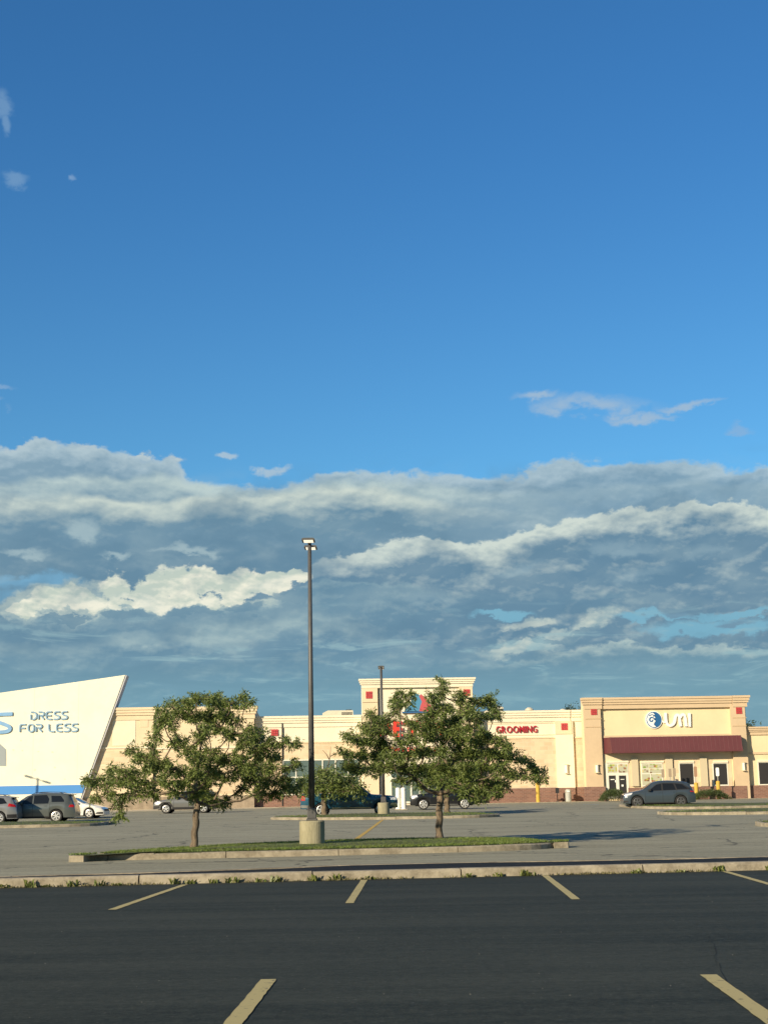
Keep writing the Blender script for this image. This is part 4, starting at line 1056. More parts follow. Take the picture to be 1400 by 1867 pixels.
# ---------------------------------------------------------------- vehicles
def lerpf(pts): 
    xs = [p[0] for p in pts]; zs = [p[1] for p in pts]
    return lambda s: float(np.interp(s, xs, zs))
def make_car(name, S, label, cat='car'):
    L, W_ = S['L'], S['W']; top, belt = lerpf(S['top']), lerpf(S['belt'])
    e_ = empty(name); paint = S['paint']; hwf = W_/2
    def hw(s):
        x = abs(s-L/2); x0 = L/2-.75
        return hwf*(1-.17*max(0, (x-x0)/.75)**2.2)
    sill = S.get('sill', .24); wr = S['wr']; ar = wr+.055
    end = S.get('endz', .30)
    def bot(s):
        z = sill
        d = min(s, L-s)
        if d < .5: z = sill+(end-sill)*(1-d/.5)
        for w_ in S['wheels']:
            q = ar*ar-(s-w_)**2
            if q > 0: z = max(z, wr+math.sqrt(q))
        return z
    fill = S.get('tumble', .26)
    def section(s):
        w = hw(s); zt = top(s); zb = min(belt(s), zt-.015); bo = min(bot(s), zb-.02); gh_ = zt-zb
        t = max(0, min(1, (gh_-.12)/.28)); ins = fill*min(1, gh_/.5)
        m_ = lambda a_, c_: a_*(1-t)+c_*t
        return [(w*.955, bo), (w*.985, bo+.30*(zb-bo)), (w, bo+.62*(zb-bo)), (w*.985, zb-.04*min(1, (zb-bo)/.3)), (w*.955, zb),
                (m_(w*.92, w*.955-ins*.42), zb+.45*gh_), (m_(w*.85, w*.955-ins*.82), zb+.82*gh_), (m_(w*.72, w*.955-ins-.05), zb+.955*gh_), (m_(w*.5, w*.955-ins-.17), zb+.99*gh_), (0, zt+.01)]
    def ysurf(s, z):
        sec = section(s)
        for (y0, z0_), (y1, z1_) in zip(sec, sec[1:]):
            if z0_ <= z <= z1_ and z1_ > z0_: return y0+(y1-y0)*(z-z0_)/(z1_-z0_)
        return sec[0][0] if z < sec[0][1] else sec[-2][0]
    X = lambda s: L/2-s
    n = int(L/.045); st = [L*i/n for i in range(n+1)]
    f = MB(); rows_ = []
    for s in st:
        sc_ = section(s); rows_.append([(X(s), y, z) for y, z in sc_]+[(X(s), -y, z) for y, z in sc_[-2::-1]])
    f.grid(rows_); m0 = len(rows_[0])
    f.f.append(tuple(range(m0))); f.f.append(tuple(range(n*m0+m0-1, n*m0-1, -1)))
    body = f.build('body', paint, e_, smooth=True)
    es = body.modifiers.new('split', 'EDGE_SPLIT'); es.split_angle = R(35)
    # underbody
    f = MB(); f.box(-L/2+.35, L/2-.35, -hwf+.22, hwf-.22, sill-.04, sill+.36)
    for w_ in S['wheels']: f.box(X(w_)-ar-.02, X(w_)+ar+.02, -hwf+.20, hwf-.20, sill, wr+ar+.04 if wr+ar+.04 < belt(w_)-.05 else belt(w_)-.06)
    f.build('underbody', M_under, e_)
    # glass
    def patch(poly, off=.008, side=(1, -1), ds=.05, nr=5):
        f = MB(); s0 = min(p[0] for p in poly); s1_ = max(p[0] for p in poly); k = max(2, int((s1_-s0)/ds)); N_ = len(poly)
        for sd in side:
            rws = []
            for i in range(k+1):
                s = s0+1e-4+(s1_-s0-2e-4)*i/k; zs = []
                for j in range(N_):
                    (a0, b0), (a1, b1) = poly[j], poly[(j+1) % N_]
                    if (a0-s)*(a1-s) <= 0 and a0 != a1: zs.append(b0+(b1-b0)*(s-a0)/(a1-a0))
                if not zs: continue
                zl, zh = min(zs), max(zs)
                rws.append([(X(s), sd*(ysurf(s, zl+(zh-zl)*q/nr)+off), zl+(zh-zl)*q/nr) for q in range(nr+1)])
            f.grid(rws if sd < 0 else [r_[::-1] for r_ in rws])
        return f
    for wp in S['windows']:
        for sd_ in (1, -1): patch(wp, side=(sd_,)).build('side_window', S.get('glass', M_glass), e_, smooth=True)
    if S.get('dlo'):       # black pillar surround
        for sd_ in (1, -1): patch(S['dlo'], .004, (sd_,)).build('window_surround', M_dark, e_, smooth=True)
    def topglass(s0, s1_, nm):
        f = MB(); rws = []
        for i in range(9):
            s = s0+(s1_-s0)*i/8; sec = section(s); yy_ = sec[-3][0]-.02; zt = top(s)
            zoff = .014; xo = .01 if nm == 'windshield' else -.01
            rws.append([(X(s)+xo, yy_*q, zt+zoff-(abs(q)**3)*(zt-sec[-3][1])*.8) for q in (-1, -.7, -.35, 0, .35, .7, 1)])
        f.grid(rws); return f.build(nm, M_glass, e_, smooth=True)
    topglass(*S['ws'], 'windshield'); 
    if S.get('rw'): topglass(*S['rw'], 'rear_window')
    # lights and trim
    for sd_ in (1, -1):
        for p_ in S.get('head', []): patch(p_, .012, (sd_,)).build('headlight', M_lampc, e_)
        for p_ in S.get('tail', []): patch(p_, .014, (sd_,)).build('taillight', M_tail, e_)
        for p_, m_ in S.get('trim', []): patch(p_, .010, (sd_,)).build('trim', m_, e_)
    fr = MB(); fr.box(L/2-.02, L/2+.012, -hwf*.55, hwf*.55, S.get('gr', (.42, .62))[0], S.get('gr', (.42, .62))[1]); fr.build('grille', M_dark, e_)
    for s in S.get('seams', []):
        za, zb_ = s[1], s[2]
        for sd in (1, -1):
            f = MB()
            zz = [za+(zb_-za)*i/8 for i in range(9)]
            f.grid([[(X(s[0])-.008, sd*(ysurf(s[0], z)+.004), z) for z in zz], [(X(s[0])+.008, sd*(ysurf(s[0], z)+.004), z) for z in zz]])
            f.build('door_seam', M_dark, e_)
    for s, z in S.get('handles', []):
        for sd in (1, -1):
            f = MB(); y = ysurf(s, z); f.box(X(s)-.09, X(s)+.09, sd*y-.02, sd*y+.03*sd if sd > 0 else sd*y+.0, z-.015, z+.015) if sd > 0 else f.box(X(s)-.09, X(s)+.09, -y-.03, -y+.02, z-.015, z+.015)
            f.build('door_handle', S.get('hm', paint), e_)
    ms, mz = S['mirror']
    for sd in (1, -1):
        y = ysurf(ms, mz); f = MB(); f.prism_xz([(X(ms)-.10, mz-.02), (X(ms)+.08, mz-.02), (X(ms)+.10, mz+.07), (X(ms)-.06, mz+.14), (X(ms)-.1, mz+.12)], sd*(y+.02) if sd > 0 else -(y+.22), sd*(y+.22) if sd > 0 else -(y+.02))
        f.build('mirror', S.get('mm', paint), e_, bevel=.02)
    if S.get('rails'):
        s0, s1_ = S['rails']
        for sd in (1, -1):
            pts = []
            for i in range(9):
                s = s0+(s1_-s0)*i/8; sec = section(s); up = .06 if 0 < i < 8 else .0
                pts.append((X(s), sd*(sec[-3][0]+.0), sec[-3][1]+.02+up))
            f = MB(); f.tube(pts, .018, 6); f.build('roof_rail', S.get('railm', M_dark), e_)
    if S.get('spoiler'):
        s0, s1_, z0_, z1_ = S['spoiler']; f = MB(); ww = hwf-.32
        f.prism_xz([(X(s0), z0_), (X(s1_), z0_-.05), (X(s1_), z0_-.09), (X(s0), z0_-.07)], -ww, ww); f.build('spoiler', paint, e_)
    # wheels
    for w_ in S['wheels']:
        for sd in (1, -1):
            wh = empty('wheel', (X(w_), sd*(hwf-.125), wr)); wh.parent = e_
            f = MB(); rim = wr*S.get('rimr', .70)
            f.lathe([(rim, -.10), (wr-.03, -.115), (wr, -.085), (wr, .085), (wr-.03, .115), (rim, .10)], 32, 'y'); f.build('tyre', M_tyre, wh, smooth=False)
            f = MB(); f.lathe([(0, sd*.04), (rim, sd*.045)], 24, 'y'); f.build('spoke_shade', M_whshade, wh)  # plain dark disc behind the spokes, painted shade of the wheel's inside
            f = MB(); f.lathe([(rim+.002, sd*.10), (rim-.03, sd*.108), (rim-.05, sd*.08), (rim-.05, sd*.02)][::1], 28, 'y')
            nsp = S.get('spokes', 5); 
            for i in range(nsp):
                for off in ((-.16, .16) if S.get('twin') else (0,)):
                    a_ = 2*math.pi*i/nsp+.3; ca, sa = math.cos(a_), math.sin(a_); hwid = .020 if S.get('twin') else rim*.14
                    r0_, r1_ = .03, rim-.035; a2 = a_+off
                    p0_ = Vector((math.cos(a_)*r0_, 0, math.sin(a_)*r0_)); p1_ = Vector((math.cos(a2)*r1_, 0, math.sin(a2)*r1_))
                    dd = (p1_-p0_).normalized(); nn = Vector((-dd.z, 0, dd.x))
                    q = [p0_-nn*hwid*1.2, p1_-nn*hwid, p1_+nn*hwid, p0_+nn*hwid*1.2]; ya, yb_ = sd*.052, sd*(.095+.002*(off > 0))
                    f.add([(v.x, ya, v.z) for v in q]+[(v.x, yb_, v.z) for v in q], [(0, 1, 2, 3), (7, 6, 5, 4), (0, 4, 5, 1), (1, 5, 6, 2), (2, 6, 7, 3), (3, 7, 4, 0)])
            f.lathe([(0, sd*.10), (.05, sd*.10), (.06, sd*.05)], 12, 'y')
            f.build('rim', S.get('rimm', M_rim), wh)
    return tag(e_, label, cat)
def put(e_, px_front, Y, face, L, rot=0.0):
    """face -1: nose to the left, +1: nose to the right; px_front is the photo x of the nose"""
    p = atY(px_front, 1470, Y); cx = p.x-face*L/2
    e_.location = (cx, Y, gh(Y)); e_.rotation_euler = (math.atan2(gh(Y+1)-gh(Y-1), 2)*0, 0, (0 if face > 0 else math.pi)+rot)

suv_grey = dict(L=5.1, W=1.92, wr=.385, wheels=[.93, 3.97], sill=.30, paint=carpaint('grey_green_metal', (.115, .13, .125), .35),
    top=[(0, .62), (.03, .78), (.10, .98), (.5, 1.06), (1.35, 1.13), (1.5, 1.16), (2.15, 1.62), (2.5, 1.73), (3.2, 1.78), (4.2, 1.75), (4.62, 1.70), (4.72, 1.62), (4.98, 1.12), (5.05, .98), (5.1, .62)],
    belt=[(0, .60), (.1, .90), (1.3, 1.06), (3.0, 1.10), (4.5, 1.14), (5.1, .9)],
    windows=[[(1.78, 1.14), (2.28, 1.57), (2.50, 1.62), (2.50, 1.13)], [(2.58, 1.13), (2.58, 1.63), (3.35, 1.65), (3.52, 1.40), (3.50, 1.14)], [(3.66, 1.22), (3.62, 1.60), (4.2, 1.58), (4.42, 1.32), (4.42, 1.22)]],
    ws=(1.55, 2.2), rw=(4.70, 4.94), head=[[(.08, .80), (.08, .93), (.62, .98), (.55, .86)]], tail=[[(4.72, .90), (4.74, 1.05), (5.06, 1.04), (5.07, .90)]],
    seams=[(1.5, .45, 1.1), (2.54, .36, 1.12), (3.58, .75, 1.12)], handles=[(2.38, .98), (3.32, 1.0)], mirror=(1.85, 1.12), rails=(2.4, 4.3), spoiler=(4.55, 4.86, 1.72, 1.6),
    trim=[([(.5+.95, .30), (.5+.95, .38), (3.5, .38), (3.5, .30)], M_dark)], twin=True, spokes=6, gr=(.66, .9))
suv_w = dict(suv_grey); suv_w.update(L=4.6, W=1.85, wheels=[.9, 3.56], wr=.36, paint=carpaint('pale_silver', (.26, .27, .28), .35),
    top=[(0, .60), (.05, .8), (.12, .92), (.5, 1.0), (1.1, 1.07), (1.25, 1.12), (1.95, 1.58), (2.3, 1.65), (3.0, 1.68), (3.9, 1.64), (4.2, 1.58), (4.45, 1.15), (4.55, 1.0), (4.6, .6)],
    belt=[(0, .58), (.1, .86), (1.2, 1.0), (3.0, 1.06), (4.2, 1.12), (4.6, .85)],
    windows=[[(1.6, 1.10), (2.1, 1.50), (2.4, 1.55), (2.4, 1.10)], [(2.48, 1.10), (2.48, 1.56), (3.2, 1.56), (3.3, 1.12)], [(3.4, 1.14), (3.4, 1.54), (3.75, 1.50), (4.0, 1.2)]],
    ws=(1.3, 2.0), rw=(4.2, 4.46), head=[[(.08, .76), (.08, .88), (.62, .94), (.55, .80)]], tail=[[(4.05, 1.02), (4.1, 1.2), (4.5, 1.1), (4.52, .98)]],
    seams=[(1.4, .4, 1.0), (2.44, .34, 1.08), (3.36, .7, 1.08)], handles=[(2.28, .95), (3.15, .97)], mirror=(1.65, 1.08), rails=(2.2, 3.9), spoiler=(4.1, 4.4, 1.62, 1.52),
    trim=[([(1.3, .24), (1.3, .34), (3.15, .34), (3.15, .24)], M_dark), ([(4.02, .34), (4.02, .55), (4.58, .56), (4.58, .34)], M_dark)], gr=(.6, .85))
sedan = dict(L=4.63, W=1.80, wr=.325, wheels=[.92, 3.62], sill=.20, endz=.22, paint=carpaint('white_car', (.78, .77, .72), 0, .25), tumble=.30,
    top=[(0, .50), (.04, .62), (.15, .70), (.6, .82), (1.15, .92), (1.35, .97), (2.05, 1.33), (2.4, 1.41), (2.9, 1.41), (3.4, 1.33), (3.95, 1.12), (4.35, 1.06), (4.55, 1.02), (4.62, .85), (4.63, .5)],
    belt=[(0, .48), (.15, .66), (1.0, .86), (2.0, .92), (3.4, .98), (4.3, 1.0), (4.63, .8)],
    windows=[[(1.75, .95), (2.15, 1.28), (2.55, 1.33), (2.55, .96)], [(2.62, .96), (2.62, 1.33), (3.1, 1.28), (3.55, 1.02)]],
    ws=(1.38, 2.12), rw=(3.42, 3.95), head=[[(.06, .60), (.10, .68), (.62, .76), (.55, .66)]], tail=[[(4.2, .82), (4.2, .94), (4.6, .94), (4.6, .8)]],
    seams=[(1.45, .34, .9), (2.58, .28, .95), (3.5, .6, .96)], handles=[(2.42, .82), (3.35, .86)], mirror=(1.75, .96), hm=M_dark,
    trim=[([(.03, .27), (.03, .40), (.42, .38), (.50, .28)], M_dark)], spokes=5, gr=(.46, .58), rimm=mat('silver_rim', (.75, .75, .72), .3, metal=.5))
wagon = dict(L=4.75, W=1.84, wr=.34, wheels=[.95, 3.66], sill=.30, paint=carpaint('silver_metal', (.20, .20, .19), .4),
    top=[(0, .58), (.04, .72), (.12, .84), (.6, .95), (1.2, 1.04), (1.4, 1.08), (2.1, 1.54), (2.5, 1.61), (3.3, 1.62), (4.1, 1.55), (4.3, 1.48), (4.6, 1.08), (4.7, .95), (4.75, .6)],
    belt=[(0, .55), (.1, .78), (1.2, .97), (3.0, 1.02), (4.4, 1.08), (4.75, .8)],
    windows=[[(1.7, 1.05), (2.25, 1.47), (2.55, 1.51), (2.55, 1.05)], [(2.63, 1.05), (2.63, 1.51), (3.35, 1.51), (3.45, 1.07)], [(3.55, 1.09), (3.52, 1.50), (3.95, 1.45), (4.25, 1.14)]],
    ws=(1.45, 2.15), rw=(4.32, 4.58), head=[[(.06, .70), (.08, .82), (.55, .90), (.50, .76)]], tail=[[(4.25, .90), (4.25, 1.05), (4.66, 1.0), (4.68, .88)]],
    seams=[(1.5, .4, 1.0), (2.59, .34, 1.04), (3.5, .7, 1.05)], handles=[(2.4, .92), (3.3, .95)], mirror=(1.75, 1.05), rails=(2.2, 4.0), mm=M_dark, hm=M_dark,
    trim=[([(.02, .32), (.02, .56), (.45, .56), (.50, .40)], M_dark), ([(1.4, .30), (1.4, .44), (3.2, .44), (3.2, .30)], M_dark), ([(4.15, .32), (4.15, .5), (4.73, .54), (4.73, .34)], M_dark),
          ([(.42, .56), (.62, .80), (1.25, .80), (1.45, .52), (1.45, .44), (1.3, .5), (1.2, .72), (.7, .72), (.5, .5)], M_dark)], spokes=5, gr=(.55, .78))
pickup = dict(L=5.95, W=2.02, wr=.41, wheels=[1.02, 4.66], sill=.46, endz=.48, paint=carpaint('teal_blue', (.009, .075, .13), .3), tumble=.26,
    top=[(0, .78), (.03, .98), (.10, 1.14), (.5, 1.22), (1.5, 1.30), (1.62, 1.32), (2.25, 1.82), (2.5, 1.93), (3.0, 1.97), (3.75, 1.95), (3.90, 1.86), (4.00, 1.40), (4.06, 1.39), (5.80, 1.40), (5.92, 1.39), (5.95, .75)],
    belt=[(0, .75), (.1, 1.05), (1.5, 1.22), (3.9, 1.28), (4.0, 1.36), (5.9, 1.36), (5.95, .72)],
    windows=[[(1.92, 1.30), (2.38, 1.77), (2.75, 1.83), (2.75, 1.30)], [(2.84, 1.30), (2.84, 1.84), (3.55, 1.84), (3.72, 1.75), (3.74, 1.32)]],
    ws=(1.66, 2.3), rw=(3.90, 3.985), head=[[(.05, .92), (.08, 1.08), (.48, 1.12), (.45, .96)]], tail=[[(5.66, .98), (5.66, 1.28), (5.93, 1.28), (5.93, .98)]],
    seams=[(1.68, .55, 1.26), (2.8, .55, 1.28), (3.85, .95, 1.28), (4.03, .55, 1.36)], handles=[(2.62, 1.14), (3.66, 1.16)], mirror=(1.95, 1.34), mm=M_dark, hm=M_chrome,
    trim=[([(.0, .52), (.0, .76), (.42, .76), (.50, .54)], M_chrome), ([(5.45, .54), (5.45, .70), (5.95, .72), (5.95, .54)], M_chrome), ([(1.6, .47), (1.6, .54), (4.0, .54), (4.0, .47)], M_chrome)], spokes=5, gr=(.72, 1.08))
black = dict(L=4.65, W=1.84, wr=.36, wheels=[.92, 3.75], sill=.28, paint=carpaint('black_car', (.010, .011, .014), .2),
    top=[(0, .62), (.03, .82), (.10, .98), (.6, 1.06), (1.2, 1.12), (1.32, 1.15), (1.95, 1.58), (2.3, 1.67), (3.0, 1.69), (3.9, 1.66), (4.3, 1.60), (4.5, 1.18), (4.58, 1.02), (4.65, .6)],
    belt=[(0, .58), (.1, .90), (1.2, 1.04), (3.0, 1.10), (4.3, 1.14), (4.65, .85)],
    windows=[[(1.62, 1.12), (2.08, 1.52), (2.45, 1.57), (2.45, 1.13)], [(2.53, 1.13), (2.53, 1.58), (3.25, 1.58), (3.3, 1.15)], [(3.42, 1.18), (3.42, 1.57), (3.95, 1.54), (4.15, 1.22)]],
    ws=(1.35, 2.0), rw=(4.3, 4.5), head=[[(.06, .80), (.06, .97), (.50, 1.0), (.55, .86)]], tail=[[(4.25, .95), (4.28, 1.12), (4.55, 1.1), (4.57, .93)]],
    seams=[(1.4, .4, 1.05), (2.49, .34, 1.1), (3.38, .7, 1.1)], handles=[(2.3, .98), (3.2, 1.0)], mirror=(1.68, 1.10), rails=(2.2, 4.0), railm=M_chrome,
    trim=[([(1.35, .30), (1.35, .35), (3.3, .35), (3.3, .30)], M_chrome)], spokes=6, gr=(.66, .9), rimr=.74)
cross = dict(L=4.70, W=1.88, wr=.37, wheels=[.90, 3.72], sill=.26, paint=carpaint('slate_blue_metal', (.050, .068, .085), .2), tumble=.30,
    top=[(0, .60), (.04, .78), (.12, .90), (.5, .99), (1.1, 1.08), (1.3, 1.12), (2.0, 1.53), (2.4, 1.61), (3.0, 1.63), (3.8, 1.58), (4.2, 1.50), (4.32, 1.44), (4.55, 1.10), (4.65, .95), (4.70, .6)],
    belt=[(0, .56), (.1, .82), (1.1, 1.00), (3.0, 1.05), (4.3, 1.12), (4.70, .85)],
    dlo=[(1.60, 1.05), (2.2, 1.48), (2.6, 1.56), (3.4, 1.55), (3.9, 1.48), (4.38, 1.18), (4.3, 1.12), (3.0, 1.08)],
    windows=[[(1.68, 1.08), (2.2, 1.45), (2.50, 1.51), (2.50, 1.09)], [(2.60, 1.09), (2.60, 1.52), (3.30, 1.51), (3.42, 1.11)], [(3.5, 1.13), (3.42, 1.50), (3.85, 1.45), (4.2, 1.17)]],
    ws=(1.35, 2.05), rw=(4.3, 4.54), head=[[(.06, .76), (.08, .88), (.62, .96), (.50, .82)], [(.10, .66), (.10, .72), (.26, .72), (.26, .66)]], tail=[[(4.35, .96), (4.35, 1.04), (4.62, 1.0), (4.64, .93)]],
    seams=[(1.42, .4, 1.02), (2.55, .32, 1.06), (3.46, .7, 1.08)], handles=[(2.36, .94), (3.28, .97)], mirror=(1.70, 1.06), spoiler=(4.1, 4.42, 1.55, 1.46), mm=M_dark,
    trim=[([(1.35, .26), (1.35, .32), (3.3, .32), (3.3, .26)], M_dark), ([(.03, .34), (.03, .46), (.3, .44), (.34, .36)], M_dark)], spokes=5, twin=True, gr=(.58, .84), rimm=mat('dark_alloy', (.16, .16, .16), .35, metal=.6))
c1 = make_car('parked_suv', suv_grey, 'large grey green suv with silver twin-spoke wheels, tail to the right'); put(c1, -9, 90, -1, 5.1, R(2))
c2 = make_car('parked_suv', suv_w, 'pale silver suv cut off by the left edge of the photo'); put(c2, -103, 88, -1, 4.6, R(4))
c3 = make_car('parked_car', sedan, 'white sedan pointing right beyond the grey green suv'); put(c3, 195.5, 96.5, 1, 4.63, R(-3))
c4 = make_car('parked_suv', wagon, 'silver wagon with black cladding behind the left tree trunk'); put(c4, 283, 107, -1, 4.75, 0)
c5 = make_car('pickup_truck', pickup, 'dark teal blue pickup truck parked behind the second island', 'pickup truck'); put(c5, 725, 91.5, 1, 5.95, R(1))
c6_ = make_car('parked_suv', black, 'black suv behind the right tree trunk, nose to the left'); put(c6_, 748, 103, -1, 4.65, 0)
cross['top'] = [(a_, b_*(1+.055*min(1, max(0, (b_-.9)/.5)))) for a_, b_ in cross['top']]
c7 = make_car('parked_suv', cross, 'slate blue crossover in front of the restaurant, nose to the left'); put(c7, 1134, 98, -1, 4.70, 0)

# ---------------------------------------------------------------- trees
def leaf_mesh(points, rr, size, per, droop=.6, spread=.16):
    """sprays of narrow leaflets around each twig point; returns verts, faces"""
    k = len(points); n = k*per
    a0 = rr.uniform(0, 2*np.pi, k); z0 = -np.abs(rr.normal(droop, .45, k)); z0[rr.uniform(0, 1, k) < .25] *= -.8
    d0 = np.stack([np.cos(a0), np.sin(a0), z0], 1); d0 /= np.linalg.norm(d0, axis=1)[:, None]; d0 = np.repeat(d0, per, axis=0)
    P = np.repeat(np.array(points, dtype=float), per, axis=0)+d0*(rr.uniform(-.3, 1, n)*spread*2.4)[:, None]+rr.normal(0, spread*.38, (n, 3))
    d = d0*.9+rr.normal(0, .62, (n, 3)); d[:, 2] -= .15; d /= np.linalg.norm(d, axis=1)[:, None]
    L = size*rr.uniform(.6, 1.4, n)[:, None]; w = L*rr.uniform(.2, .34, n)[:, None]
    r = rr.normal(0, 1, (n, 3)); s = np.cross(d, r); s /= np.linalg.norm(s, axis=1)[:, None]
    curl = np.cross(s, d)*L*.18
    v = np.stack([P, P+d*L*.45+s*w*.5, P+d*L-curl, P+d*L*.45-s*w*.5], 1).reshape(-1, 3)
    return v, n
def crown_obj(name, v, n, m, parent, org):
    me = bpy.data.meshes.new(name); me.vertices.add(len(v)); me.vertices.foreach_set('co', (v-np.array(org)).ravel())
    me.loops.add(4*n); me.loops.foreach_set('vertex_index', np.arange(4*n)); me.polygons.add(n)
    me.polygons.foreach_set('loop_start', np.arange(0, 4*n, 4)); me.polygons.foreach_set('loop_total', np.full(n, 4))
    me.materials.append(m); me.update(); me.validate()
    o = bpy.data.objects.new(name, me); col.objects.link(o); o.parent = parent; return o
def tree(name, base, fork_z, r0, blobs, Yc, depth, label, seed, leaf=.098, dens=1.0, m=M_leaf, lean=0.0, copies=2, group=None, per=26, bare=(), spread=.085, twig_r=.006, lowback=None):
    """blobs: (px, py, rx, ry) lumps of foliage read off the photo, spread in depth round Yc"""
    rr = np.random.default_rng(seed); rd = random.Random(seed)
    e_ = empty(name, base); og = tuple(base)
    fork = Vector((base.x+lean, base.y, fork_z))
    nodes = [(fork, None, 0.0)]
    B3 = []
    pxm = Yc/F
    xs = [b_[0] for b_ in blobs]; cx = sum(xs)/len(xs); half = max(abs(x-cx) for x in xs)+1
    for (px, py, rx, ry) in blobs:
        env = depth*math.sqrt(max(.08, 1-((px-cx)/(half*1.08))**2))
        for k in range(copies):
            if copies == 1: off = rd.uniform(-.6, .6)*env
            else: off = (-1 if k == 0 else 1)*env*rd.uniform(.15, .95)
            if lowback and px > lowback[0] and py > lowback[1]: off = abs(off)
            p = atY(px+rd.uniform(-3, 3), py+rd.uniform(-2, 2), Yc+off)
            B3.append((p, rx*pxm*.90, ry*pxm*.90))
    B3.sort(key=lambda q: (q[0]-fork).length)
    for p, rx, rz in B3:
        best = min(range(len(nodes)), key=lambda i: (nodes[i][0]-p).length*1.0+.28*nodes[i][2]+(.6 if nodes[i][0].z > p.z+.3 else 0))
        nodes.append((p, best, nodes[best][2]+(nodes[best][0]-p).length))
    load = [0]*len(nodes)
    for i in range(len(nodes)-1, 0, -1): load[i] += 1; load[nodes[i][1]] += load[i]
    rad = [min(r0*.55, .006+.0062*math.sqrt(l)*r0/.10) for l in load]
    tr = MB(); H = fork.z-base.z; path = []; rs = []
    for i in range(11):
        t = i/10; wob = .02*math.sin(i*1.7+seed)
        path.append((base.x+lean*t+wob*r0/.12, base.y+wob*.6, base.z-.05+H*t)); rs.append(r0*(1.28-.28*min(1, t*6))*(1-.12*t)*(1+.05*math.sin(i*2.3)))
    tr.tube(path, rs, 12); tr.build('trunk', M_bark, e_, og, smooth=True)
    br = MB()
    for i in range(1, len(nodes)):
        p, par, _ = nodes[i]; q = nodes[par][0]; L = (p-q).length; mid = (p+q)/2+Vector((rd.uniform(-.08, .08), rd.uniform(-.08, .08), -.06*L+rd.uniform(-.05, .05)))*min(1, L)
        mid = mid+Vector((0, 0, -.05*L)); ra = min(rad[par], rad[i]*1.35); rb = rad[i]
        pts = [q, q.lerp(mid, .5)+Vector((0, 0, .01)), mid, mid.lerp(p, .5), p]
        br.tube(pts, [ra, ra*.95, (ra+rb)/2, rb, rb*.9], 6, cap=False)
    tips = []
    for p, rx, rz in B3:
        n = max(5, int(dens*rx*rz*400)); ry_ = (rx+rz)/2
        for k in range(n):
            while True:
                x, y, z = (rd.uniform(-1, 1) for _ in range(3))
                if x*x+y*y+z*z < 1: break
            t = Vector((p.x+x*rx, p.y+y*ry_, p.z+z*rz)); tips.append(t)
            if k % 3 == 0:
                br.tube([p, p.lerp(t, .5)+Vector((0, 0, .02)), t], [twig_r*1.6, twig_r*1.2, twig_r*.7], 4, cap=False)
    for (x0, y0, x1, y1) in bare:
        a_ = atY(x0, y0, Yc); c_ = atY(x1, y1, Yc); br.tube([a_, a_.lerp(c_, .5)+Vector((.05, .05, 0)), c_], [.035, .025, .01], 5)
    br.build('branches', M_bark, e_, og, smooth=True)
    v, n = leaf_mesh([tuple(t) for t in tips], rr, leaf, per, spread=spread)
    crown_obj('crown', v, n, m, e_, og)
    return tag(e_, label, 'tree', group)
def C2(l, ox, oy, s=3.415): return [(ox+a_/s, oy+b_/s, c_/s, d_/s) for a_, b_, c_, d_ in l]
t1 = C2([(790, 140, 60, 38), (720, 150, 55, 35), (850, 165, 55, 45), (640, 180, 60, 30), (560, 195, 50, 28), (920, 185, 55, 30), (1010, 175, 42, 28), (1000, 135, 14, 26), (480, 240, 40, 25),
    (500, 300, 50, 35), (560, 320, 30, 35), (470, 380, 30, 40), (600, 240, 55, 30), (700, 250, 65, 45), (800, 255, 65, 50), (900, 265, 60, 45), (960, 290, 35, 35), (540, 260, 40, 30),
    (760, 330, 40, 40), (850, 330, 55, 32), (730, 390, 50, 30), (620, 420, 55, 30), (560, 430, 30, 25), (660, 470, 60, 30), (435, 450, 20, 60), (930, 370, 60, 32), (1050, 350, 50, 35), (1090, 390, 60, 40),
    (1170, 420, 50, 35), (1260, 420, 40, 28), (1330, 430, 42, 22), (1000, 420, 60, 40), (1100, 480, 70, 45), (1190, 500, 50, 40),
    (310, 470, 35, 25), (360, 510, 50, 35), (430, 520, 50, 35), (500, 560, 60, 40), (420, 590, 60, 35), (590, 590, 60, 35), (720, 530, 60, 40), (800, 500, 60, 40), (880, 530, 60, 40), (970, 520, 60, 40), (1060, 570, 70, 40), (1160, 590, 60, 35),
    (170, 590, 45, 18), (230, 600, 45, 22), (310, 600, 50, 28), (60, 650, 50, 25), (130, 640, 50, 25), (100, 690, 60, 20), (220, 660, 60, 32), (320, 670, 60, 38), (420, 670, 60, 38), (520, 660, 60, 38), (620, 670, 60, 35), (700, 620, 65, 45), (800, 600, 65, 45), (760, 670, 70, 45), (880, 640, 45, 35),
    (960, 610, 60, 35), (1050, 650, 65, 35), (1150, 670, 65, 38), (1250, 660, 60, 35), (1290, 710, 55, 30), (1200, 740, 55, 25), (1100, 730, 65, 28), (1000, 710, 50, 25), (1290, 580, 45, 20), (1330, 545, 35, 18), (1350, 690, 30, 18),
    (170, 740, 50, 22), (90, 770, 35, 12), (270, 750, 50, 28), (230, 820, 22, 28), (233, 870, 12, 22), (360, 740, 50, 28), (460, 735, 50, 25), (560, 730, 45, 22), (700, 730, 65, 40), (770, 760, 60, 38), (830, 790, 40, 30), (900, 780, 25, 25), (740, 790, 45, 28), (870, 800, 22, 18)], 150, 1230)
b1 = G(353, 1546, .19); b1.z = gh(b1.y)+.16
tree('locust_tree', b1, atY(360, 1462, b1.y).z, .098, t1, b1.y, 1.9, 'left island tree with wide drooping crown, left of the tall lamp post', 11, lean=.09, lowback=(362, 1415), group='honey locust trees in the nearest island')
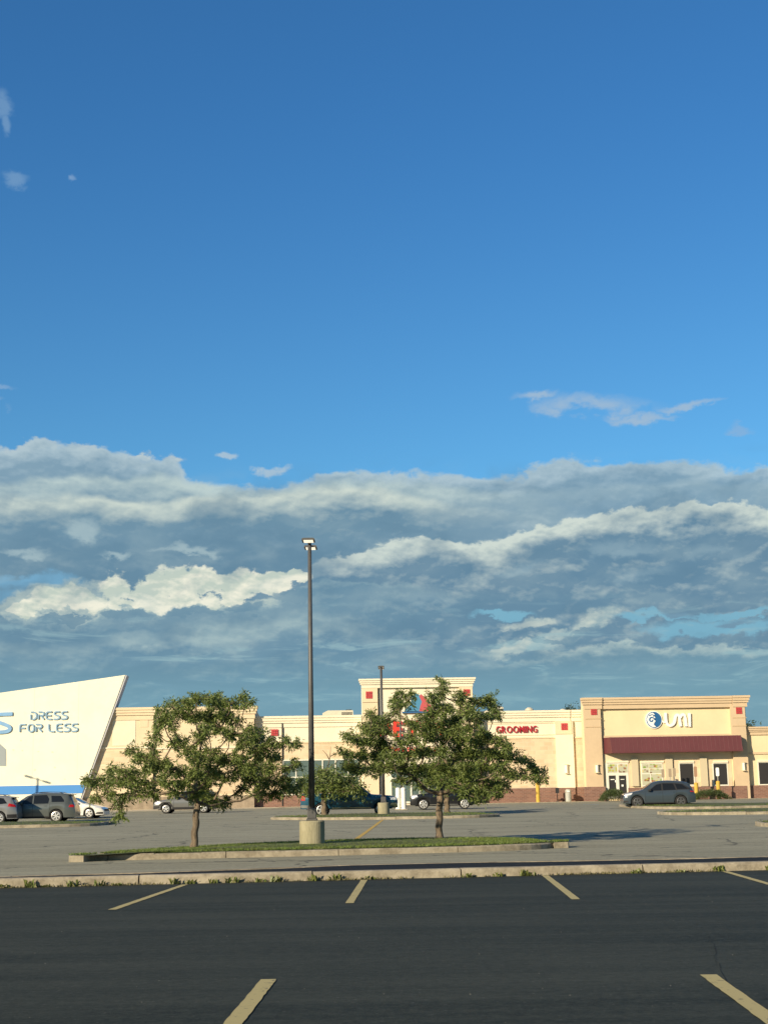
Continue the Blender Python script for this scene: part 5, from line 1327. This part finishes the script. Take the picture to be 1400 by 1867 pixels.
t2 = C2([(704, 150, 12, 22), (706, 190, 22, 26), (700, 240, 32, 34), (450, 225, 45, 20), (400, 255, 30, 24), (510, 230, 28, 20), (640, 240, 30, 24), (660, 280, 30, 30), (420, 290, 40, 26), (480, 280, 30, 25), (410, 335, 18, 18),
    (820, 225, 28, 24), (830, 270, 45, 26), (900, 265, 50, 24), (960, 260, 45, 22), (1010, 250, 30, 20), (1000, 290, 40, 25), (1040, 340, 38, 26), (980, 365, 45, 22), (910, 385, 50, 24), (860, 330, 55, 40), (800, 370, 50, 35), (720, 310, 50, 40), (640, 340, 50, 28), (575, 365, 40, 18),
    (255, 350, 16, 20), (290, 385, 45, 28), (360, 390, 45, 28), (215, 415, 35, 22), (250, 450, 55, 30), (340, 450, 60, 35), (500, 400, 20, 20), (530, 420, 45, 35), (620, 420, 65, 45), (720, 400, 65, 45), (800, 440, 60, 40), (880, 430, 30, 22), (620, 480, 60, 35),
    (120, 480, 40, 24), (170, 510, 50, 26), (250, 520, 55, 34), (340, 530, 65, 40), (430, 520, 45, 22), (520, 510, 60, 38), (720, 490, 70, 45), (820, 510, 65, 45), (910, 510, 60, 38), (980, 490, 55, 30), (1050, 510, 50, 32), (1110, 540, 50, 28), (960, 460, 25, 12),
    (80, 580, 28, 12), (130, 600, 45, 20), (200, 600, 55, 30), (290, 600, 65, 38), (390, 600, 65, 38), (490, 600, 60, 38), (590, 580, 65, 42), (690, 580, 65, 42), (790, 590, 65, 45), (890, 590, 65, 42), (990, 590, 65, 40), (1080, 600, 60, 36), (1150, 600, 48, 28), (1190, 640, 42, 26),
    (1265, 660, 32, 28), (1300, 700, 42, 26), (1330, 740, 22, 16), (1290, 740, 22, 16), (120, 670, 55, 28), (200, 680, 60, 34), (290, 690, 60, 36), (380, 680, 60, 36), (470, 680, 60, 34), (560, 680, 65, 38), (650, 690, 65, 38), (750, 690, 65, 42), (850, 680, 70, 48), (950, 690, 65, 44), (1050, 690, 60, 40), (1140, 710, 50, 30), (1205, 720, 42, 30),
    (440, 760, 40, 22), (530, 740, 40, 20), (700, 760, 60, 28), (790, 770, 65, 42), (880, 770, 65, 45), (970, 780, 60, 42), (1050, 770, 45, 32), (1010, 830, 55, 30), (930, 840, 45, 26), (840, 830, 50, 26), (920, 875, 20, 16), (1060, 830, 25, 25), (1090, 790, 22, 20)], 600, 1200)
b2 = G(800, 1529.5, .19); b2.z = gh(b2.y)+.16
tree('locust_tree', b2, atY(804, 1448, b2.y).z, .105, t2, b2.y, 2.5, 'right island tree with dense crown hiding most of the pet store sign', 12, lean=.06, dens=1.12, group='honey locust trees in the nearest island')
f = MB(); f.lathe([(0, .055), (.35, .05), (.62, .0)], 18, 'z', (b2.x, b2.y, b2.z)); tag(f.build('mulch_bed', mat('mulch', (.06, .045, .03), .95, var=.4, vscale=9)), kind='structure')
b3 = G(591, 1487, .17); b3.z = gh(b3.y)+.14
tree('small_tree', b3, atY(592, 1446, b3.y).z, .17, [(600, 1425, 22, 12), (575, 1432, 20, 11), (560, 1440, 18, 8), (625, 1428, 20, 12), (645, 1436, 18, 10), (590, 1410, 16, 10), (615, 1412, 15, 9), (640, 1420, 12, 8), (600, 1440, 20, 9), (625, 1444, 18, 8), (548, 1425, 10, 6), (566, 1415, 10, 7), (660, 1445, 10, 6)],
     b3.y, 2.0, 'small tree with a few bare twigs in front of the blue pickup bed', 13, leaf=.2, per=11, dens=.42, bare=((596, 1405, 603, 1362), (600, 1385, 588, 1368), (601, 1380, 612, 1372), (596, 1405, 618, 1385)), group='trees in the second island', spread=.24, twig_r=.014)
b4 = G(815, 1482, .17); b4.z = gh(b4.y)+.14
tree('small_tree', b4, atY(816, 1446, b4.y).z, .17, [(810, 1420, 22, 14), (835, 1415, 22, 14), (785, 1418, 20, 12), (860, 1425, 18, 12), (800, 1395, 20, 14), (830, 1390, 20, 14), (815, 1435, 20, 10), (770, 1430, 16, 9), (850, 1440, 16, 8), (875, 1438, 14, 9)],
     b4.y, 2.0, 'farther tree whose pale trunk shows just right of the right island trunk', 14, leaf=.2, per=11, dens=.42, group='trees in the second island', spread=.24, twig_r=.014)
# trees beyond the shops
def back_tree(px, Y, topy, rx, label, seed):
    base = atY(px, 1450, Y); base.z = .8; rd = random.Random(seed); bl = []
    for i in range(26):
        a_ = rd.uniform(-1, 1); hgt = (1-a_*a_)*rd.uniform(.2, 1); bl.append((px+a_*rx, topy+14+rd.uniform(0, 60)-(0)*hgt+12*a_*a_, rx*.28, 8))
    return tree('distant_tree', base, atY(px, 1390, Y).z, .3, bl, Y, 4.5, label, seed, leaf=.4, dens=.12, per=16, m=M_leafd, copies=2, group='trees beyond the shops', spread=.5, twig_r=.03)
back_tree(1050, 195, 1276, 26, 'dark tree rising beyond the roof left of the restaurant', 21)
back_tree(1012, 205, 1287, 18, 'lower tree top just showing over the roof near the small vent', 22)
back_tree(1364, 195, 1304, 14, 'tree peeking over the roof right of the restaurant tower', 23)

# ---------------------------------------------------------------- bushes and weeds
def bush(x0, x1, ytop, v, label, seed):
    u0, u1 = fu(x0, 1450, v), fu(x1, 1450, v); rr = np.random.default_rng(seed); rd = random.Random(seed); c = fw((u0+u1)/2, v, 0); c.z = gh(c.y)+.1
    h = atY((x0+x1)/2, ytop, c.y).z-c.z; e_ = empty('bush', c); tips = []; st_ = MB()
    for i in range(1100):
        a_ = rd.uniform(-1, 1); t = rd.uniform(-1, 1); env = max(.0, 1-abs(a_)**3.2)*math.sqrt(max(0, 1-.5*t*t))
        z = h*env*(rd.uniform(0, 1)**.5)*(1+.08*math.sin(a_*14+seed)); p = fw((u0+u1)/2+a_*(u1-u0)/2, v+t*.8, 0); tips.append((p.x, p.y, c.z+z*.92))
    v_, n = leaf_mesh(tips, rr, .10, 9, .1, .08); crown_obj('foliage', v_, n, M_bush, e_, tuple(c))
    for i in range(14):
        p = Vector(tips[i*7]); q = Vector((c.x+(p.x-c.x)*.6, c.y+(p.y-c.y)*.6, c.z-.1)); st_.tube([q, p], [.02, .008], 4)
    st_.build('stems', M_bark, e_, tuple(c)); return tag(e_, label, 'bush', 'clipped bushes before the restaurant')
bush(1094, 1142, 1437, -5.6, 'rounded green bush in front of the restaurant door', 31)
bush(1262, 1327, 1438, -5.6, 'long low green bush under the dark windows right of the crossover', 32)
weeds = [(30, 1612, .16, 'low weed tuft at the far left end of the kerb'), (80, 1609, .30, 'bushiest weed at the left, second from the end of the kerb'), (100, 1612, .12, 'small pale weed just right of the bushiest left one'),
         (146, 1611, .27, 'spiky upright weed midway between the left end and the first stripe'), (190, 1611, .24, 'leaning weed left of the first painted stripe'), (222, 1610, .10, 'tiny weed nearest the left side of the first stripe'),
         (325, 1607, .26, 'tall thin weed at the head of the first stripe'), (350, 1608, .16, 'flat weed right beside the head of the first stripe'), (392, 1606, .16, 'small dense weed a little right of the first stripe'), (425, 1607, .24, 'broad spreading weed below the tree trunk'),
         (475, 1606, .18, 'feathery weed in the gap between trunk and lamp post'), (500, 1605, .24, 'tall weed nearly below the lamp post'), (568, 1604, .24, 'wide weed right below the lamp post pedestal'), (610, 1603, .26, 'tall narrow weed between the lamp post and the second stripe'),
         (672, 1602, .14, 'low weed at the head of the second stripe'), (842, 1597, .16, 'low weed below the right tree'), (900, 1596, .20, 'leafy weed right of the right tree trunk'), (946, 1595, .24, 'tall weed left of the third stripe'), (962, 1596, .16, 'short weed beside the tall one at the third stripe'),
         (1150, 1591, .20, 'spreading weed between the third and fourth stripes'), (1220, 1588, .12, 'tiny weed in the middle right of the kerb'), (1290, 1586, .24, 'bushy weed left of the fourth stripe'), (1382, 1584, .20, 'weed at the right end of the kerb')]
for i, (px, py, h, lb) in enumerate(weeds):
    rd = random.Random(100+i); p = G(px, py); s = (p-K0).dot(kd); p = Vector(KP(s, -.03-.05*rd.random(), 0)); f = MB(); h *= .52
    for k in range(int(14+50*h)):
        a_ = rd.uniform(0, 6.28); hh = h*rd.uniform(.3, 1); r_ = h*rd.uniform(.15, .9); w_ = rd.uniform(.006, .014)
        bx_, by_ = rd.uniform(-.09, .09), rd.uniform(-.03, .03)
        n_ = Vector((-math.sin(a_), math.cos(a_), 0))*w_; q0 = Vector((bx_, by_, 0)); q1 = q0+Vector((math.cos(a_)*r_*.45, math.sin(a_)*r_*.3, hh*.75)); q2 = q0+Vector((math.cos(a_)*r_, math.sin(a_)*r_*.5, hh))
        f.add([q0-n_, q0+n_, q1+n_*1.6, q1-n_*1.6, q2], [(0, 1, 2, 3), (3, 2, 4)])
    o = f.build('weed', M_weed); o.location = p; tag(o, lb, 'weed', 'weeds along the near kerb')
# dry litter and short growth in the joint at the foot of the kerb
rd = random.Random(55); f = MB()
for i in range(2600):
    s = rd.uniform(-1, SL+1); 
    if math.sin(s*1.3)+math.sin(s*3.1+1)+rd.uniform(-1.6, 1.2) < 0: continue
    p = Vector(KP(s, -.01-abs(rd.gauss(0, .05)), .004)); a_ = rd.uniform(0, 6.28); h = rd.uniform(.01, .055); w_ = rd.uniform(.006, .02); d = Vector((math.cos(a_), math.sin(a_), 0))
    f.add([p-d*w_, p+d*w_, p+Vector((rd.uniform(-.03, .03), rd.uniform(-.03, .03), h))], [(0, 1, 2)])
tag(f.build('joint_growth', mat('dry_growth', (.20, .18, .09), .95, var=.4, vscale=4)), kind='stuff')
